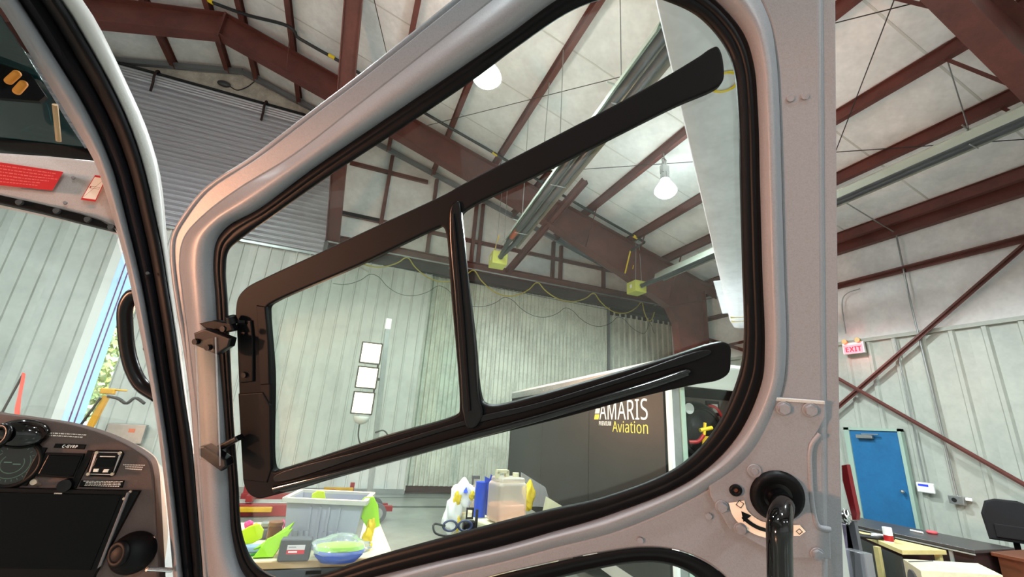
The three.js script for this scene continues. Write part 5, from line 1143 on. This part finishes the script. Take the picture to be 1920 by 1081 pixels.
// instrument panel, parallel to the front wall
{
  const zp = -1.15, base = onAxis(130, 1081, 'z', zp);
  const t = thing('instrument_panel', 'dark brown helicopter instrument panel with large black display and round gauge', 'instrument panel', base);
  const Q = (px, py, dz = 0) => onAxis(px, py, 'z', zp + dz).sub(base);
  const QP = (l, dz = 0) => l.map(([x, y]) => Q(x, y, dz));
  const face = smoothRing([[-140, 763], [0, 775], [60, 783], [120, 792], [180, 808], [225, 826], [262, 847], [280, 862], [287, 885], [290, 920], [294, 1000], [300, 1120], [300, 1200], [-140, 1200], [-140, 980]], 160);
  mk('panel_face', slab(QP(face).reverse(), 0.03, 0.004, [], 2).translate(0, 0, -0.034), M.panel, t);
  const flankA = [[225, 828], [262, 847], [281, 862], [288, 888], [291, 930], [295, 1000], [298, 1060], [300, 1130]], flankB = [[240, 826], [276, 843], [295, 862], [305, 912], [312, 960], [315, 1000], [310, 1045], [300, 1090]];
  const fl = [0, 0.25, 0.6, 1].map((k) => smoothRing(flankA, 40, false).map(([x, y], i) => { const [bx, by] = smoothRing(flankB, 40, false)[i]; return Q(x + (bx - x) * k, y + (by - y) * k, -0.004 - 0.13 * k ** 1.6); }));
  mk('panel_flank', loft(fl, false), M.panelEdge, t);
  const screen = (name, pts, dz, h, m) => mk(name, slab(QP(pts, dz + h).reverse(), h, 0.0012).translate(0, 0, dz), m, t);
  screen('main_display', [[-140, 902], [0, 914], [262, 920], [176, 1081], [168, 1110], [-140, 1110]], 0.001, 0.010, M.bezel);
  screen('display_glass', [[-140, 912], [0, 922], [228, 927], [170, 1068], [-140, 1062]], 0.012, 0.001, M.screen);
  screen('bezel_strip', [[238, 922], [244, 922], [190, 1060], [182, 1066]], 0.012, 0.003, M.charcoal);
  screen('side_display', [[86, 848], [158, 850], [140, 897], [66, 892]], 0.001, 0.004, M.bezel);
  screen('side_display_glass', [[91, 852], [154, 854], [137, 893], [72, 888]], 0.006, 0.0008, M.screen);
  screen('trim_bar', [[76, 838], [88, 839], [50, 910], [38, 909]], 0.001, 0.003, M.bezel);
  screen('trim_bar', [[164, 844], [178, 845], [142, 915], [128, 914]], 0.001, 0.003, M.bezel);
  screen('instrument_bezel', [[180, 843], [227, 844], [232, 850], [215, 890], [208, 894], [166, 892], [161, 887], [175, 847]], 0.001, 0.004, M.bezel);
  screen('instrument_rim', [[182, 846], [226, 847], [228, 850], [212, 888], [208, 890], [168, 889], [166, 886], [178, 848]], 0.006, 0.0008, M.shellBeam);
  screen('instrument_cover', [[183, 847.5], [225, 848], [211, 888.5], [168, 887.5]], 0.0068, 0.0008, M.bezel);
  screen('instrument_glass', [[182, 857], [219, 858], [214, 872], [208, 876], [174, 874], [176, 870]], 0.0078, 0.0006, M.screen);
  screen('button', [[176, 878], [186, 878], [184, 884], [174, 884]], 0.0078, 0.001, M.ink);
  screen('button', [[195, 879], [205, 879], [202, 885], [192, 885]], 0.0078, 0.001, M.ink);
  screen('instrument_label', [[188, 854], [217, 854.6], [216, 856.6], [187, 856]], 0.0078, 0.0004, M.ink);
  const screwAt = (x, y, r = 0.005, dz = 0.001) => { const c = Q(x, y, dz); mk('screw', [cyl(r * 0.8, r, 0.003, 14).rotateX(Math.PI / 2).translate(c.x, c.y, dz + 0.0015)], M.screw, t); };
  for (const [x, y] of [[12, 841], [63, 842], [33, 902], [64, 903]]) screwAt(x, y, 0.0062);
  for (const [x, y] of [[182, 848], [225, 849], [211, 888], [166, 888]]) screwAt(x, y, 0.0035, 0.0075);
  for (const [x, y] of [[233, 934], [245, 921]]) screwAt(x, y, 0.0028, 0.012);
  { const c = Q(26, 868); const g = mk('gauge', new THREE.LatheGeometry([[0.0, 0.002], [0.036, 0.002], [0.039, 0.006], [0.043, 0.006], [0.045, 0.0]].map(([x, y]) => new THREE.Vector2(x, y)), 40).rotateX(Math.PI / 2).translate(c.x, c.y, 0.002), M.bezel, t);
    const gt = printTexture(256, 256, (k, w) => { k.fillStyle = '#0c0f0d'; k.fillRect(0, 0, w, w); k.strokeStyle = '#3c5a4a'; k.lineWidth = 5; for (const r of [60, 92]) { k.beginPath(); k.arc(w / 2, w / 2, r, -0.6, 3.9); k.stroke(); } k.lineWidth = 4; for (let i = 0; i < 24; i++) { const a = i * Math.PI / 12; k.beginPath(); k.moveTo(w / 2 + 100 * Math.cos(a), w / 2 + 100 * Math.sin(a)); k.lineTo(w / 2 + 114 * Math.cos(a), w / 2 + 114 * Math.sin(a)); k.stroke(); } k.fillStyle = '#4c6a5a'; k.fillRect(84, 118, 40, 6); k.fillRect(132, 128, 40, 6); });
    mk('dial', new THREE.CircleGeometry(0.036, 36).translate(c.x, c.y, 0.0048), new THREE.MeshStandardMaterial({ map: gt, roughness: 0.3 }), g, true); }
  { // air nozzle
    const c = Q(40, 812); mk('air_vent', [new THREE.SphereGeometry(0.03, 24, 16).scale(1.35, 0.9, 0.8).translate(c.x + 0.006, c.y, 0.01)], M.gloss, t);
    mk('vent_ring', new THREE.TorusGeometry(0.016, 0.005, 10, 28).rotateY(-0.5).translate(c.x - 0.012, c.y - 0.002, 0.032), M.plastic, t);
  }
  { const c = Q(255, 1032); const k = mk('lower_vent', new THREE.SphereGeometry(0.037, 28, 18).scale(1, 1, 0.8).translate(c.x, c.y, 0.012), M.plasticMatte, t);
    mk('vent_mouth', new THREE.TorusGeometry(0.017, 0.006, 10, 28).rotateY(-0.6).translate(c.x - 0.016, c.y + 0.004, 0.034), M.plasticMatte, k); }
  { const c = Q(128, 908); mk('knob', [cyl(0.011, 0.012, 0.014, 20).rotateX(Math.PI / 2).translate(c.x, c.y, 0.008)], M.plastic, t); const e = Q(76, 905); mk('toggle', [cyl(0.003, 0.003, 0.02, 10).rotateX(Math.PI / 2 - 0.3).translate(e.x, e.y, 0.01)], M.screw, t); }
  // printed placards
  const lines = (pts, text, fill, ratio, bold = '', lift = 0.003) => {
    const tex = (mask) => printTexture(512, Math.round(512 * ratio), (k, w, h) => { k.fillStyle = mask ? '#000' : '#6a5c58'; k.fillRect(0, 0, w, h); k.fillStyle = mask ? '#fff' : fill; k.textAlign = 'center'; k.textBaseline = 'middle';
      if (typeof text === 'number') { const s = h / text; for (let i = 0; i < text; i++) { let x = 6 + (i * 37) % 40; while (x < w - 20 - (i * 53) % 60) { const l = 10 + (x * 13 + i * 29) % 30; k.fillRect(x, s * (i + 0.22), l, s * 0.5); x += l + 7; } } return; }
      const s = h / text.length; text.forEach((l, i) => { k.font = `${bold}italic ${s * 0.82}px sans-serif`; k.fillText(l, w / 2, s * (i + 0.55), w * 0.98); }); });
    const a = tex(true); a.colorSpace = THREE.NoColorSpace;
    const g = new THREE.BufferGeometry(), p = QP(pts, lift);
    g.setAttribute('position', new THREE.Float32BufferAttribute(p.flatMap((v) => [v.x, v.y, lift]), 3)); g.setAttribute('uv', new THREE.Float32BufferAttribute([0, 0, 1, 0, 1, 1, 0, 1], 2)); g.setIndex([0, 1, 2, 0, 2, 3]); g.computeVertexNormals();
    mk('placard', g, new THREE.MeshStandardMaterial({ map: tex(false), alphaMap: a, transparent: true, roughness: 0.7 }), t, true);
  };
  screen('name_plate', [[104, 831], [162, 833], [158, 842], [100, 839]], 0.0004, 0.0008, M.bezel);
  lines([[108, 840], [150, 841.5], [153, 832], [110, 830.5]], ['C-GYRP'], '#f2ece4', 0.24, 'bold ');
  lines([[74, 817], [160, 822], [166, 813], [72, 808]], 2, '#d9cabd', 0.14);
  lines([[232, 880], [267, 882], [274, 870], [230, 869]], 3, '#d9cabd', 0.34);
  screen('placard_plate', [[152, 900], [234, 900], [230, 914], [148, 912]], 0.0002, 0.0007, M.bezel);
  lines([[152, 911], [230, 913], [233, 901], [156, 900]], 4, '#d9cabd', 0.2);
  lines([[95, 926], [121, 926.6], [122, 922.4], [96, 921.8]], ['GARMIN'], '#e6dccf', 0.17, 'bold ', 0.016);
  mk('steel_rod', rod(Q(275, 1066, 0.05), Q(322, 1068, 0.02), 0.004, 10), M.chrome, t);
}

// give every light and mesh its shadow
scene.traverse((o) => { if (o.isMesh) { o.castShadow = o.receiveShadow = true; } if (o.isPointLight || o.isSpotLight) o.castShadow = true; });
renderer.render(scene, camera);
